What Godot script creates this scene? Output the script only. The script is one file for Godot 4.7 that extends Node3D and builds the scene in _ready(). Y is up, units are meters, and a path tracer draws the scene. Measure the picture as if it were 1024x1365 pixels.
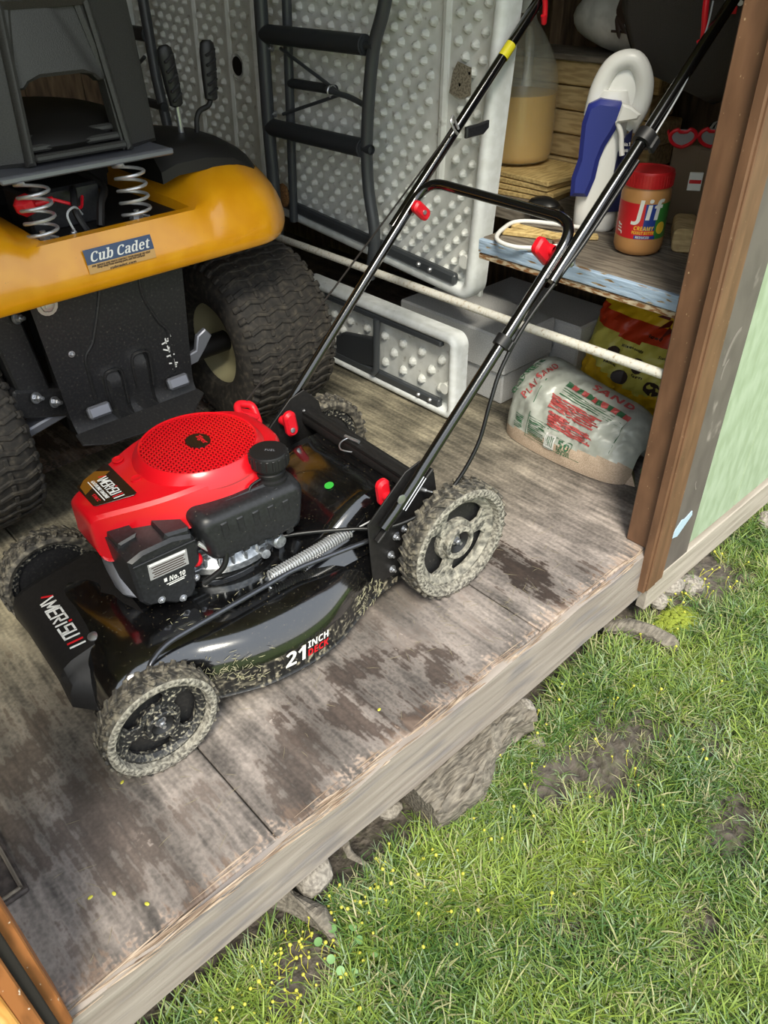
extends Node3D

var M := {}
var taken := {}
var rng := RandomNumberGenerator.new()


# ---------------------------------------------------------------- mesh builder
class B:
	var v := PackedVector3Array()
	var uv := PackedVector2Array()

	func tri(a: Vector3, b: Vector3, c: Vector3) -> void:
		v.append(a); v.append(b); v.append(c)

	func quad(a: Vector3, b: Vector3, c: Vector3, d: Vector3) -> void:
		v.append(a); v.append(b); v.append(c)
		v.append(a); v.append(c); v.append(d)

	func add(o: B, xf := Transform3D()) -> void:
		for p in o.v:
			v.append(xf * p)

	func box(at: Vector3, size: Vector3, bevel := 0.002, basis := Basis()) -> B:
		var h := size / 2.0
		var e := minf(bevel, minf(h.x, minf(h.y, h.z)) * 0.9)
		var xf := Transform3D(basis, at)
		var start := v.size()
		for ax in 3:
			var bx := (ax + 1) % 3
			var cx := (ax + 2) % 3
			for s in [-1.0, 1.0]:
				var q := []
				for k in [[-1, -1], [1, -1], [1, 1], [-1, 1]]:
					var p := Vector3()
					p[ax] = s * h[ax]
					p[bx] = k[0] * (h[bx] - e)
					p[cx] = k[1] * (h[cx] - e)
					q.append(p)
				if s > 0: quad(q[0], q[1], q[2], q[3])
				else: quad(q[3], q[2], q[1], q[0])
			for s in [-1.0, 1.0]:
				for t in [-1.0, 1.0]:
					# edge along ax, between faces bx=s and cx=t
					var p1 := Vector3(); var p2 := Vector3(); var p3 := Vector3(); var p4 := Vector3()
					p1[ax] = -(h[ax] - e); p2[ax] = h[ax] - e; p3[ax] = h[ax] - e; p4[ax] = -(h[ax] - e)
					p1[bx] = s * h[bx]; p2[bx] = s * h[bx]; p3[bx] = s * (h[bx] - e); p4[bx] = s * (h[bx] - e)
					p1[cx] = t * (h[cx] - e); p2[cx] = t * (h[cx] - e); p3[cx] = t * h[cx]; p4[cx] = t * h[cx]
					if s * t < 0: quad(p1, p2, p3, p4)
					else: quad(p4, p3, p2, p1)
		for sx in [-1.0, 1.0]:
			for sy in [-1.0, 1.0]:
				for sz in [-1.0, 1.0]:
					var a := Vector3(sx * h.x, sy * (h.y - e), sz * (h.z - e))
					var b := Vector3(sx * (h.x - e), sy * h.y, sz * (h.z - e))
					var c := Vector3(sx * (h.x - e), sy * (h.y - e), sz * h.z)
					if sx * sy * sz > 0: tri(a, b, c)
					else: tri(c, b, a)
		for i in range(start, v.size()):
			v[i] = xf * v[i]
		return self

	func loft(rings: Array, closed := true, cap0 := true, cap1 := true) -> B:
		for i in rings.size() - 1:
			var a: PackedVector3Array = rings[i]
			var b: PackedVector3Array = rings[i + 1]
			var n := a.size()
			for j in (n if closed else n - 1):
				var k := (j + 1) % n
				quad(a[j], a[k], b[k], b[j])
		if cap0: fan(rings[0], true)
		if cap1: fan(rings[-1], false)
		return self

	func fan(r: PackedVector3Array, flip: bool) -> void:
		var m := Vector3()
		for p in r: m += p
		m /= r.size()
		for j in r.size():
			var k := (j + 1) % r.size()
			if flip: tri(m, r[k], r[j])
			else: tri(m, r[j], r[k])

	func tube(path: Array, r, n := 12, caps := true) -> B:
		var rings := []
		var up := Vector3()
		for i in path.size():
			var p: Vector3 = path[i]
			var d: Vector3
			if i == 0: d = path[1] - p
			elif i == path.size() - 1: d = p - path[i - 1]
			else: d = (path[i + 1] - p).normalized() + (p - path[i - 1]).normalized()
			d = d.normalized()
			if i == 0: up = d.cross(Vector3(0.31, 0.87, 0.39)).normalized()
			else: up = (up - d * up.dot(d)).normalized()
			var side := d.cross(up)
			var rad: float = r[i] if r is Array else r
			var ring := PackedVector3Array()
			for j in n:
				var t := TAU * j / n
				ring.append(p + (up * cos(t) + side * sin(t)) * rad)
			rings.append(ring)
		return loft(rings, true, caps, caps)

	# profile: Vector2(radius, height), turned about local y
	func lathe(profile: Array, n := 32, xf := Transform3D(), a0 := 0.0, a1 := TAU) -> B:
		var full := absf(a1 - a0 - TAU) < 1e-4
		var start := v.size()
		for j in n:
			var t := a0 + (a1 - a0) * j / n
			var t2 := a0 + (a1 - a0) * (j + 1) / n
			if full and j == n - 1: t2 = a0
			for i in profile.size() - 1:
				var p: Vector2 = profile[i]
				var q: Vector2 = profile[i + 1]
				var a := Vector3(p.x * cos(t), p.y, -p.x * sin(t))
				var b := Vector3(p.x * cos(t2), p.y, -p.x * sin(t2))
				var c := Vector3(q.x * cos(t2), q.y, -q.x * sin(t2))
				var d := Vector3(q.x * cos(t), q.y, -q.x * sin(t))
				if p.x < 1e-6: tri(a, c, d)
				elif q.x < 1e-6: tri(a, b, c)
				else: quad(a, b, c, d)
		for i in range(start, v.size()):
			v[i] = xf * v[i]
		return self

	func ball(at: Vector3, r: Vector3, n := 12) -> B:
		var prof := []
		for i in n / 2 + 1:
			var t := PI * i / (n / 2)
			prof.append(Vector2(sin(t) if i > 0 and i < n / 2 else 0.0, -cos(t)))
		return lathe(prof, n, Transform3D(Basis.from_scale(r), at))

	# polygon (counter-clockwise in x, y) given depth along z, edges bevelled
	func prism(poly: PackedVector2Array, depth: float, xf := Transform3D(), bevel := 0.0) -> B:
		var n := poly.size()
		if Geometry2D.is_polygon_clockwise(poly):
			poly = poly.duplicate()
			poly.reverse()
		var inner := PackedVector2Array()
		for i in n:
			var p := poly[i]
			var d1 := (p - poly[(i + n - 1) % n]).normalized()
			var d2 := (poly[(i + 1) % n] - p).normalized()
			var nn := Vector2(-d1.y, d1.x) + Vector2(-d2.y, d2.x)
			var l := nn.length_squared()
			inner.append(p + nn * (2.0 * bevel / maxf(l, 0.7)) if bevel > 0.0 else p)
		var h := depth / 2.0
		var start := v.size()
		var idx := Geometry2D.triangulate_polygon(inner)
		for k in range(0, idx.size(), 3):
			var a := inner[idx[k]]; var b := inner[idx[k + 1]]; var c := inner[idx[k + 2]]
			if (b - a).cross(c - a) < 0.0:
				var w := b
				b = c; c = w
			tri(Vector3(a.x, a.y, h), Vector3(b.x, b.y, h), Vector3(c.x, c.y, h))
			tri(Vector3(c.x, c.y, -h), Vector3(b.x, b.y, -h), Vector3(a.x, a.y, -h))
		for i in n:
			var k := (i + 1) % n
			var a := poly[i]; var b := poly[k]; var ai := inner[i]; var bi := inner[k]
			var g := h - bevel
			quad(Vector3(a.x, a.y, -g), Vector3(b.x, b.y, -g), Vector3(b.x, b.y, g), Vector3(a.x, a.y, g))
			if bevel > 0.0:
				quad(Vector3(a.x, a.y, g), Vector3(b.x, b.y, g), Vector3(bi.x, bi.y, h), Vector3(ai.x, ai.y, h))
				quad(Vector3(ai.x, ai.y, -h), Vector3(bi.x, bi.y, -h), Vector3(b.x, b.y, -g), Vector3(a.x, a.y, -g))
		for i in range(start, v.size()):
			v[i] = xf * v[i]
		return self

	# grid of points g[i][j]; the normal looks along (di x dj)
	func grid(g: Array) -> B:
		for i in g.size() - 1:
			for j in g[i].size() - 1:
				quad(g[i][j], g[i + 1][j], g[i + 1][j + 1], g[i][j + 1])
		return self

	func warp(f: Callable) -> B:
		for i in v.size():
			v[i] = f.call(v[i])
		return self

	func mesh(angle := 40.0, uvf = null) -> ArrayMesh:
		var n := v.size()
		var ids := PackedInt32Array()
		ids.resize(n)
		var key := {}
		for i in n:
			var k := Vector3i((v[i] * 20000.0).round())
			var id = key.get(k)
			if id == null:
				id = key.size()
				key[k] = id
			ids[i] = id
		var fn := PackedVector3Array()
		var fa := PackedVector3Array()
		fn.resize(n / 3); fa.resize(n / 3)
		var head := PackedInt32Array(); head.resize(key.size()); head.fill(-1)
		var nxt := PackedInt32Array(); nxt.resize(n)
		for t in n / 3:
			var c := (v[t * 3 + 1] - v[t * 3]).cross(v[t * 3 + 2] - v[t * 3])
			fa[t] = c
			fn[t] = c.normalized()
			for q in 3:
				var i := t * 3 + q
				nxt[i] = head[ids[i]]
				head[ids[i]] = i
		var lim := cos(deg_to_rad(angle))
		var ov := PackedVector3Array(); ov.resize(n)
		var on := PackedVector3Array(); on.resize(n)
		var ou := PackedVector2Array()
		if uvf != null: ou.resize(n)
		var order := [0, 2, 1]
		for t in n / 3:
			var f := fn[t]
			for q in 3:
				var i := t * 3 + q
				var s := Vector3()
				var k := head[ids[i]]
				while k >= 0:
					var t2 := k / 3
					if fn[t2].dot(f) > lim: s += fa[t2]
					k = nxt[k]
				var o: int = t * 3 + order[q]
				ov[o] = v[i]
				on[o] = s.normalized() if s.length_squared() > 0.0 else f
				if uvf != null: ou[o] = uvf.call(v[i], f)
		var arr := []
		arr.resize(Mesh.ARRAY_MAX)
		arr[Mesh.ARRAY_VERTEX] = ov
		arr[Mesh.ARRAY_NORMAL] = on
		if uvf != null: arr[Mesh.ARRAY_TEX_UV] = ou
		var m := ArrayMesh.new()
		m.add_surface_from_arrays(Mesh.PRIMITIVE_TRIANGLES, arr)
		return m


# ---------------------------------------------------------------- naming
func numbered(called: String) -> String:
	if not taken.has(called):
		taken[called] = 0
		return called
	taken[called] += 1
	return "%s_%03d" % [called, taken[called]]


func thing(called: String, label: String, category: String, at := Vector3.ZERO, turn := Vector3.ZERO, group := "") -> Node3D:
	var o := Node3D.new()
	o.name = numbered(called)
	o.position = at
	o.rotation_degrees = turn
	add_child(o)
	tag(o, label, category, group)
	return o


func tag(o: Node3D, label: String, category := "", group := "", kind := "") -> Node3D:
	o.set_meta("label", label)
	if category: o.set_meta("category", category)
	if group: o.set_meta("group", group)
	if kind: o.set_meta("kind", kind)
	return o


func obj(called: String, b: B, m: Material, parent: Node3D = self, angle := 40.0, uvf = null) -> MeshInstance3D:
	return part(called, b.mesh(angle, uvf), m, parent)


func part(called: String, me: Mesh, m: Material, parent: Node3D = self) -> MeshInstance3D:
	var o := MeshInstance3D.new()
	o.mesh = me
	o.material_override = m
	if parent == self: o.name = numbered(called)
	else:
		var n := 0
		var want := called
		while parent.has_node(NodePath(want)):
			n += 1
			want = "%s_%03d" % [called, n]
		o.name = want
	parent.add_child(o, true)
	return o


func structure(called: String, label: String, at := Vector3.ZERO) -> Node3D:
	var o := Node3D.new()
	o.name = called
	o.position = at
	add_child(o)
	o.set_meta("label", label)
	o.set_meta("kind", "structure")
	return o


# ---------------------------------------------------------------- materials
func mat(called: String, c: Color, rough := 0.6, metal := 0.0, spec := 0.5) -> StandardMaterial3D:
	var m := StandardMaterial3D.new()
	m.resource_name = called
	m.albedo_color = c
	m.roughness = rough
	m.metallic = metal
	m.metallic_specular = spec
	M[called] = m
	return m


func noise(s: int, freq: float, kind := FastNoiseLite.TYPE_SIMPLEX_SMOOTH, oct := 4) -> FastNoiseLite:
	var n := FastNoiseLite.new()
	n.seed = s
	n.frequency = freq
	n.noise_type = kind
	n.fractal_type = FastNoiseLite.FRACTAL_FBM
	n.fractal_octaves = oct
	return n


func ntex(n: FastNoiseLite, stops: Array, size := 256) -> NoiseTexture2D:
	var t := NoiseTexture2D.new()
	t.width = size
	t.height = size
	t.seamless = true
	t.noise = n
	if stops:
		var g := Gradient.new()
		var off := PackedFloat32Array()
		var col := PackedColorArray()
		for s in stops:
			off.append(s[0])
			col.append(s[1])
		g.offsets = off
		g.colors = col
		t.color_ramp = g
	return t


# a material whose colour runs through a noise ramp, laid on from three sides
func nmat(called: String, stops: Array, freq: float, scale: Vector3, rough := 0.7, oct := 4, s := 1, bump := 0.0, metal := 0.0, size := 256) -> StandardMaterial3D:
	var m := mat(called, Color.WHITE, rough, metal)
	var n := noise(s, freq, FastNoiseLite.TYPE_SIMPLEX_SMOOTH, oct)
	m.albedo_texture = ntex(n, stops, size)
	m.uv1_triplanar = true
	m.uv1_scale = scale
	if bump != 0.0:
		m.heightmap_enabled = true
		m.heightmap_scale = bump
		m.heightmap_texture = ntex(n, [], size)
	return m


# adds a second layer of colour (alpha of the ramp says how much) at another scale
func over(m: StandardMaterial3D, stops: Array, freq: float, scale: Vector3, oct := 4, s := 7, size := 256, blend := BaseMaterial3D.BLEND_MODE_MIX) -> StandardMaterial3D:
	m.detail_enabled = true
	m.detail_blend_mode = blend
	m.detail_albedo = ntex(noise(s, freq, FastNoiseLite.TYPE_SIMPLEX_SMOOTH, oct), stops, size)
	m.detail_uv_layer = BaseMaterial3D.DETAIL_UV_2
	m.uv2_triplanar = true
	m.uv2_scale = scale
	return m


func c8(r: int, g: int, b: int, a := 1.0) -> Color:
	return Color(r / 255.0, g / 255.0, b / 255.0, a)


func rrect(w: float, h: float, r: float, n := 5) -> PackedVector2Array:
	var out := PackedVector2Array()
	for q in [[1, 1, 0.0], [-1, 1, 0.5], [-1, -1, 1.0], [1, -1, 1.5]]:
		for i in n + 1:
			var t: float = (q[2] + 0.5 * i / n) * PI
			out.append(Vector2(q[0] * (w / 2 - r) + r * cos(t), q[1] * (h / 2 - r) + r * sin(t)))
	return out


# a smooth path through points
func curve(pts: Array, n := 8) -> Array:
	var out := []
	for i in pts.size() - 1:
		var p0: Vector3 = pts[maxi(i - 1, 0)]
		var p1: Vector3 = pts[i]
		var p2: Vector3 = pts[i + 1]
		var p3: Vector3 = pts[mini(i + 2, pts.size() - 1)]
		for k in n:
			out.append(p1.cubic_interpolate(p2, p0, p3, float(k) / n))
	out.append(pts[-1])
	return out


# a path with its corners rounded
func rounded(pts: Array, r: float, n := 6) -> Array:
	var out := [pts[0]]
	for i in range(1, pts.size() - 1):
		var p: Vector3 = pts[i]
		var a: Vector3 = (pts[i - 1] - p)
		var b: Vector3 = (pts[i + 1] - p)
		var q := minf(r, minf(a.length(), b.length()) * 0.49)
		var s := p + a.normalized() * q
		var e := p + b.normalized() * q
		for k in n + 1:
			var t := float(k) / n
			out.append(s.lerp(p, t).lerp(p.lerp(e, t), t))
	out.append(pts[-1])
	return out


func frame(o: Vector3, x: Vector3, y: Vector3) -> Transform3D:
	x = x.normalized()
	var z := x.cross(y).normalized()
	return Transform3D(Basis(x, z.cross(x), z), o)


# a lathe's placement: local y along d
func along(o: Vector3, d: Vector3) -> Transform3D:
	d = d.normalized()
	var x := d.cross(Vector3(0.3, 0.2, 0.9) if absf(d.z) < 0.8 else Vector3(0.9, 0.3, 0.1)).normalized()
	return Transform3D(Basis(x, d, x.cross(d)), o)


# lettering as thin solid letters; the text runs along x of xf, up along y, height is the cap height
func letters(words: String, height: float, xf: Transform3D, bold := true, shear := 0.0, width := 0.0, thick := 0.0006, serif := false) -> B:
	var f := SystemFont.new()
	f.font_names = PackedStringArray(["Droid Serif" if serif else "Droid Sans"])
	f.font_weight = 700 if bold else 400
	var t := TextMesh.new()
	t.font = f
	t.font_size = 48
	t.pixel_size = 0.01
	t.depth = 0.02
	t.curve_step = 2.0
	t.text = words
	var b := B.new()
	var arr := t.get_mesh_arrays()
	if arr.is_empty() or arr[Mesh.ARRAY_VERTEX] == null: return b
	var vs: PackedVector3Array = arr[Mesh.ARRAY_VERTEX]
	var ix = arr[Mesh.ARRAY_INDEX]
	var lo := Vector3(1e9, 1e9, 1e9)
	var hi := -lo
	for p in vs:
		lo = lo.min(p)
		hi = hi.max(p)
	var cap := 0.343
	var k := height / cap
	var kx := k
	if width > 0.0: kx = width / (hi.x - lo.x)
	var mid := (lo.x + hi.x) / 2.0
	var list: Array = Array(ix) if ix != null and ix.size() else range(vs.size())
	for q in range(0, list.size(), 3):
		var tr := []
		for e in 3:
			var p: Vector3 = vs[list[q + e]]
			var w := Vector3((p.x - mid) * kx, (p.y - lo.y) * k, (p.z / 0.02) * thick)
			w.x += shear * w.y
			tr.append(xf * w)
		b.tri(tr[0], tr[2], tr[1])
	return b


# strokes: polylines in letter units, drawn as flat bars of a given weight
func strokes(lines: Array, xf: Transform3D, sx: float, sy: float, weight: float, shear := 0.0, thick := 0.0008) -> B:
	var b := B.new()
	for l in lines:
		for i in l.size() - 1:
			var p := Vector2(l[i].x * sx + shear * l[i].y * sy, l[i].y * sy)
			var q := Vector2(l[i + 1].x * sx + shear * l[i + 1].y * sy, l[i + 1].y * sy)
			var d := (q - p).normalized()
			var m := (p + q) / 2.0
			var len := p.distance_to(q) + weight * 0.8
			b.box(xf * Vector3(m.x, m.y, 0), Vector3(len, weight, thick), 0.0001, xf.basis * Basis(Vector3(d.x, d.y, 0), Vector3(-d.y, d.x, 0), Vector3(0, 0, 1)))
	return b


func helix(a: Vector3, b: Vector3, r: float, turns: float, per := 12) -> Array:
	var d := (b - a).normalized()
	var x := d.cross(Vector3(0.2, 0.3, 0.93)).normalized()
	var y := d.cross(x)
	var out := []
	var n := int(turns * per)
	for i in n + 1:
		var t := TAU * turns * i / n
		out.append(a.lerp(b, float(i) / n) + (x * cos(t) + y * sin(t)) * r)
	return out


func bolt(at: Vector3, d: Vector3, r := 0.006, h := 0.005) -> B:
	var b := B.new()
	var xf := along(at, d)
	b.lathe([Vector2(0, 0), Vector2(r * 1.5, 0), Vector2(r * 1.5, h * 0.25), Vector2(r, h * 0.25)], 16, xf)
	b.lathe([Vector2(r, h * 0.2), Vector2(r, h * 0.85), Vector2(r * 0.85, h), Vector2(0, h)], 6, xf)
	b.lathe([Vector2(r * 0.5, h), Vector2(r * 0.5, h * 1.6), Vector2(0, h * 1.7)], 10, xf)
	return b


func _ready() -> void:
	rng.seed = 20240
	var cam := Camera3D.new()
	cam.name = "camera"
	cam.position = Vector3(0, 1.2, 0)
	cam.rotation_degrees = Vector3(-36.6, -42.04, -1.13)
	cam.fov = 66.86
	cam.near = 0.02
	cam.current = true
	add_child(cam)

	var env := Environment.new()
	var sky := Sky.new()
	var sm := ProceduralSkyMaterial.new()
	sm.sky_top_color = c8(226, 235, 246)
	sm.sky_horizon_color = c8(245, 246, 244)
	sm.sky_curve = 0.2
	sm.ground_bottom_color = c8(96, 108, 72)
	sm.ground_horizon_color = c8(130, 140, 104)
	sm.sky_energy_multiplier = 1.0
	sm.sun_angle_max = 50.0
	sky.sky_material = sm
	env.background_mode = Environment.BG_SKY
	env.sky = sky
	env.background_energy_multiplier = 1.0
	env.tonemap_mode = Environment.TONE_MAPPER_LINEAR
	env.tonemap_exposure = 2.05
	env.sdfgi_enabled = true
	env.ssao_enabled = true
	env.ssil_enabled = true
	var we := WorldEnvironment.new()
	we.name = "environment"
	we.environment = env
	add_child(we)

	var sun := DirectionalLight3D.new()
	sun.name = "hazy_sun"
	sun.rotation_degrees = Vector3(-52, -38, 0)
	sun.light_color = Color(1.0, 0.97, 0.9)
	sun.light_energy = 0.7
	sun.light_angular_distance = 18.0
	sun.shadow_enabled = true
	sun.sky_mode = DirectionalLight3D.SKY_MODE_LIGHT_ONLY
	add_child(sun)

	materials()
	shed()
	ground()
	mower()
	tractor()
	picnic_table()
	shelf_and_goods()
	floor_goods()
	outdoor_bits()
	grass()


func floor_image() -> ImageTexture:
	var w := 1640
	var h := 1000
	var fine := noise(11, 0.09, FastNoiseLite.TYPE_SIMPLEX_SMOOTH, 4).get_image(w, 84)
	fine.resize(w, h, Image.INTERPOLATE_CUBIC)
	var band := noise(12, 0.018, FastNoiseLite.TYPE_SIMPLEX_SMOOTH, 4).get_image(w, 125)
	band.resize(w, h, Image.INTERPOLATE_CUBIC)
	var blot := noise(13, 0.009, FastNoiseLite.TYPE_SIMPLEX_SMOOTH, 6).get_image(w, h)
	var grit := noise(14, 0.12, FastNoiseLite.TYPE_SIMPLEX_SMOOTH, 4).get_image(w, h)
	for im in [fine, band, blot, grit]:
		im.convert(Image.FORMAT_L8)
	var f: PackedByteArray = fine.get_data()
	var b: PackedByteArray = band.get_data()
	var s: PackedByteArray = blot.get_data()
	var g: PackedByteArray = grit.get_data()
	# wet or muddy stains: x, z, half widths along x and z, depth
	var stains := [
		[0.62, -0.80, 0.13, 0.10, 1.0], [0.50, -0.76, 0.10, 0.07, 0.8], [0.76, -0.73, 0.10, 0.07, 1.0], [0.70, -0.67, 0.05, 0.03, 0.8], [1.17, -0.80, 0.06, 0.12, 1.25], [1.25, -0.72, 0.05, 0.07, 0.9], [1.06, -0.80, 0.02, 0.03, 0.9],
		[1.02, -0.92, 0.05, 0.05, 0.6], [0.33, -0.62, 0.10, 0.08, 0.7], [0.40, -0.70, 0.07, 0.05, 0.8], [0.28, -0.75, 0.06, 0.08, 0.6], [0.95, -0.70, 0.05, 0.05, 0.5], [0.13, -0.85, 0.10, 0.25, 0.75], [0.0, -1.1, 0.2, 0.3, 0.8],
		[0.06, -0.68, 0.10, 0.04, 0.7], [0.9, -1.1, 0.3, 0.3, 0.4], [0.75, -0.9, 0.06, 0.05, 0.7],
	]
	var mask := PackedFloat32Array()
	mask.resize(w * h)
	for st in stains:
		var x0 := int((st[0] - st[2] * 1.6 + 0.3) / 2.3 * w)
		var x1 := int((st[0] + st[2] * 1.6 + 0.3) / 2.3 * w)
		var z0 := int((st[1] - st[3] * 1.6 + 2.0) / 1.4 * h)
		var z1 := int((st[1] + st[3] * 1.6 + 2.0) / 1.4 * h)
		for y in range(maxi(z0, 0), mini(z1, h)):
			for x in range(maxi(x0, 0), mini(x1, w)):
				var dx: float = (x * 2.3 / w - 0.3 - st[0]) / st[2]
				var dz: float = (y * 1.4 / h - 2.0 - st[1]) / st[3]
				var d: float = 1.0 - (dx * dx + dz * dz)
				var i := y * w + x
				var q: float = clampf((d * 0.55 + (s[i] - 128) / 80.0 + (g[i] - 128) / 300.0 + (f[i] - 128) / 150.0 - 0.06) * 1.8, 0.0, 1.0) * st[4] * 0.9
				if d > -1.2 and q > mask[i]: mask[i] = q * clampf((d + 1.2) * 1.2, 0.0, 1.0)
	var out := PackedByteArray()
	out.resize(w * h * 3)
	var i := 0
	for y in h:
		var z := y * 1.4 / h - 2.0
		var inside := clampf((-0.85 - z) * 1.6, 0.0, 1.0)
		for x in w:
			var v := 0.53 + (f[i] - 128) / 1150.0 + (b[i] - 128) / 950.0 + (s[i] - 128) / 900.0 + (g[i] - 128) / 1500.0
			var wear := clampf((z + 0.683 + (f[i] - 128) / 3200.0) * 90.0, 0.0, 1.0) * clampf((g[i] + s[i] * 0.6 - 150) / 60.0, 0.0, 1.0)
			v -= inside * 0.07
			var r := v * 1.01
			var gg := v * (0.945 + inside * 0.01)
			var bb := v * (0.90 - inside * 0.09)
			r = lerpf(r, 0.64 + (f[i] - 128) / 700.0, wear * 0.8)
			gg = lerpf(gg, 0.56 + (f[i] - 128) / 700.0, wear * 0.8)
			bb = lerpf(bb, 0.50 + (f[i] - 128) / 720.0, wear * 0.8)
			var q := mask[i]
			r *= 1.0 - 0.54 * q
			gg *= 1.0 - 0.58 * q
			bb *= 1.0 - 0.60 * q
			out[i * 3] = clampi(int(r * 255.0), 0, 255)
			out[i * 3 + 1] = clampi(int(gg * 255.0), 0, 255)
			out[i * 3 + 2] = clampi(int(bb * 255.0), 0, 255)
			i += 1
	return ImageTexture.create_from_image(Image.create_from_data(w, h, false, Image.FORMAT_RGB8, out))


func materials() -> void:
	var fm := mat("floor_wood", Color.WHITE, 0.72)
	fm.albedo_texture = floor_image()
	fm.heightmap_enabled = true
	fm.heightmap_scale = 0.12
	var gr := noise(15, 0.05, FastNoiseLite.TYPE_SIMPLEX_SMOOTH, 4).get_image(512, 64)
	gr.resize(512, 512, Image.INTERPOLATE_CUBIC)
	fm.heightmap_texture = ImageTexture.create_from_image(gr)
	# board along x with the grain along x
	nmat("edge_board", [[0.1, c8(136, 125, 116)], [0.5, c8(148, 138, 129)], [0.9, c8(160, 150, 141)]], 0.03, Vector3(0.35, 5.0, 5.0), 0.75, 4, 21, 0.15)
	over(M.edge_board, [[0.55, Color(0.35, 0.36, 0.42, 0.0)], [0.8, Color(0.36, 0.36, 0.40, 0.45)]], 0.02, Vector3(0.6, 3.0, 3.0))
	nmat("trim_board", [[0.1, c8(150, 141, 128)], [0.5, c8(166, 157, 144)], [0.9, c8(178, 169, 156)]], 0.03, Vector3(0.4, 5.0, 5.0), 0.75, 4, 22, 0.12)
	nmat("splinter", [[0.3, c8(118, 98, 82)], [0.55, c8(164, 144, 124)], [0.8, c8(194, 176, 156)]], 0.06, Vector3(0.8, 9.0, 9.0), 0.8, 4, 23, 0.2)
	nmat("brown_paint", [[0.1, c8(98, 70, 50)], [0.5, c8(110, 79, 57)], [0.9, c8(122, 89, 65)]], 0.03, Vector3(3.0, 0.8, 3.0), 0.55, 4, 24, 0.05)
	over(M.brown_paint, [[0.89, Color(0.72, 0.62, 0.5, 0.0)], [0.92, Color(0.75, 0.64, 0.5, 0.85)]], 0.09, Vector3(4.5, 2.4, 4.5), 5)
	nmat("grey_paint", [[0.3, c8(92, 84, 80)], [0.7, c8(102, 94, 89)]], 0.02, Vector3(2.0, 1.0, 2.0), 0.6, 4, 25, 0.04)
	over(M.grey_paint, [[0.82, Color(0.72, 0.68, 0.64, 0.0)], [0.95, Color(0.74, 0.70, 0.67, 0.4)]], 0.03, Vector3(1.3, 0.9, 1.3), 5)
	nmat("green_paint", [[0.2, c8(148, 164, 136)], [0.5, c8(158, 174, 147)], [0.8, c8(166, 181, 156)]], 0.03, Vector3(3.0, 1.2, 3.0), 0.6, 5, 26, 0.08)
	nmat("orange_wood", [[0.25, c8(186, 122, 58)], [0.5, c8(222, 164, 92)], [0.62, c8(206, 146, 76)], [0.8, c8(236, 186, 116)]], 0.025, Vector3(4.0, 0.7, 4.0), 0.5, 3, 27, 0.04)
	nmat("orange_stain", [[0.3, c8(128, 78, 42)], [0.6, c8(160, 100, 56)]], 0.03, Vector3(4.0, 0.8, 4.0), 0.55, 4, 28)
	over(M.orange_stain, [[0.86, Color(0.9, 0.84, 0.76, 0.0)], [0.89, Color(0.92, 0.86, 0.8, 0.9)]], 0.09, Vector3(4.0, 2.0, 4.0), 4)
	nmat("old_plank", [[0.25, c8(80, 63, 48)], [0.5, c8(104, 84, 63)], [0.8, c8(126, 104, 79)]], 0.03, Vector3(4.0, 0.6, 4.0), 0.85, 4, 29, 0.1)
	nmat("mud", [[0.2, c8(66, 60, 54)], [0.5, c8(86, 79, 71)], [0.85, c8(106, 98, 89)]], 0.03, Vector3(2.2, 2.2, 2.2), 0.85, 5, 30, 0.9, 0.0, 512)
	over(M.mud, [[0.65, Color(0.36, 0.42, 0.2, 0.0)], [0.85, Color(0.34, 0.42, 0.18, 0.4)]], 0.06, Vector3(1.6, 1.6, 1.6), 5)
	nmat("bark", [[0.15, c8(70, 65, 58)], [0.5, c8(112, 105, 94)], [0.85, c8(146, 138, 124)]], 0.06, Vector3(1.6, 7.0, 7.0), 0.85, 4, 31, 0.3)
	nmat("dark_mat", [[0.3, c8(52, 46, 44)], [0.7, c8(78, 70, 66)]], 0.06, Vector3(3, 3, 3), 0.7, 4, 32)
	mat("dark_gap", c8(30, 25, 22), 0.9)
	mat("roof_board", c8(190, 172, 144), 0.85)
	# the red mower
	var red := mat("red_plastic", c8(206, 14, 28), 0.3)
	red.clearcoat_enabled = true
	red.clearcoat = 0.4
	red.clearcoat_roughness = 0.15
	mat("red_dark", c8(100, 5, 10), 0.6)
	mat("red_knob", c8(214, 22, 38), 0.42)
	var gloss := nmat("deck_black", [[0.3, c8(10, 10, 11)], [0.7, c8(17, 17, 18)]], 0.02, Vector3(3, 3, 3), 0.13, 4, 41)
	gloss.clearcoat_enabled = true
	gloss.clearcoat = 0.8
	gloss.clearcoat_roughness = 0.06
	gloss.metallic_specular = 0.9
	over(gloss, [[0.84, Color(0.46, 0.42, 0.33, 0.0)], [0.90, Color(0.5, 0.46, 0.36, 0.7)]], 0.12, Vector3(4.5, 6.0, 4.5), 5, 42)
	var skirt := nmat("deck_muddy", [[0.54, c8(14, 14, 15)], [0.66, c8(40, 39, 36)], [0.72, c8(120, 113, 96)], [0.9, c8(172, 164, 142)]], 0.05, Vector3(4, 4, 4), 0.4, 5, 43, 0.25)
	skirt.clearcoat_enabled = true
	skirt.clearcoat = 0.3
	var bk := nmat("black_plastic", [[0.3, c8(27, 28, 30)], [0.7, c8(36, 37, 40)]], 0.1, Vector3(4, 4, 4), 0.42, 4, 44)
	over(bk, [[0.93, Color(0.6, 0.58, 0.52, 0.0)], [0.95, Color(0.62, 0.6, 0.54, 0.8)]], 0.12, Vector3(4, 4, 4), 4, 45)
	mat("cap_black", c8(22, 22, 24), 0.5)
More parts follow.
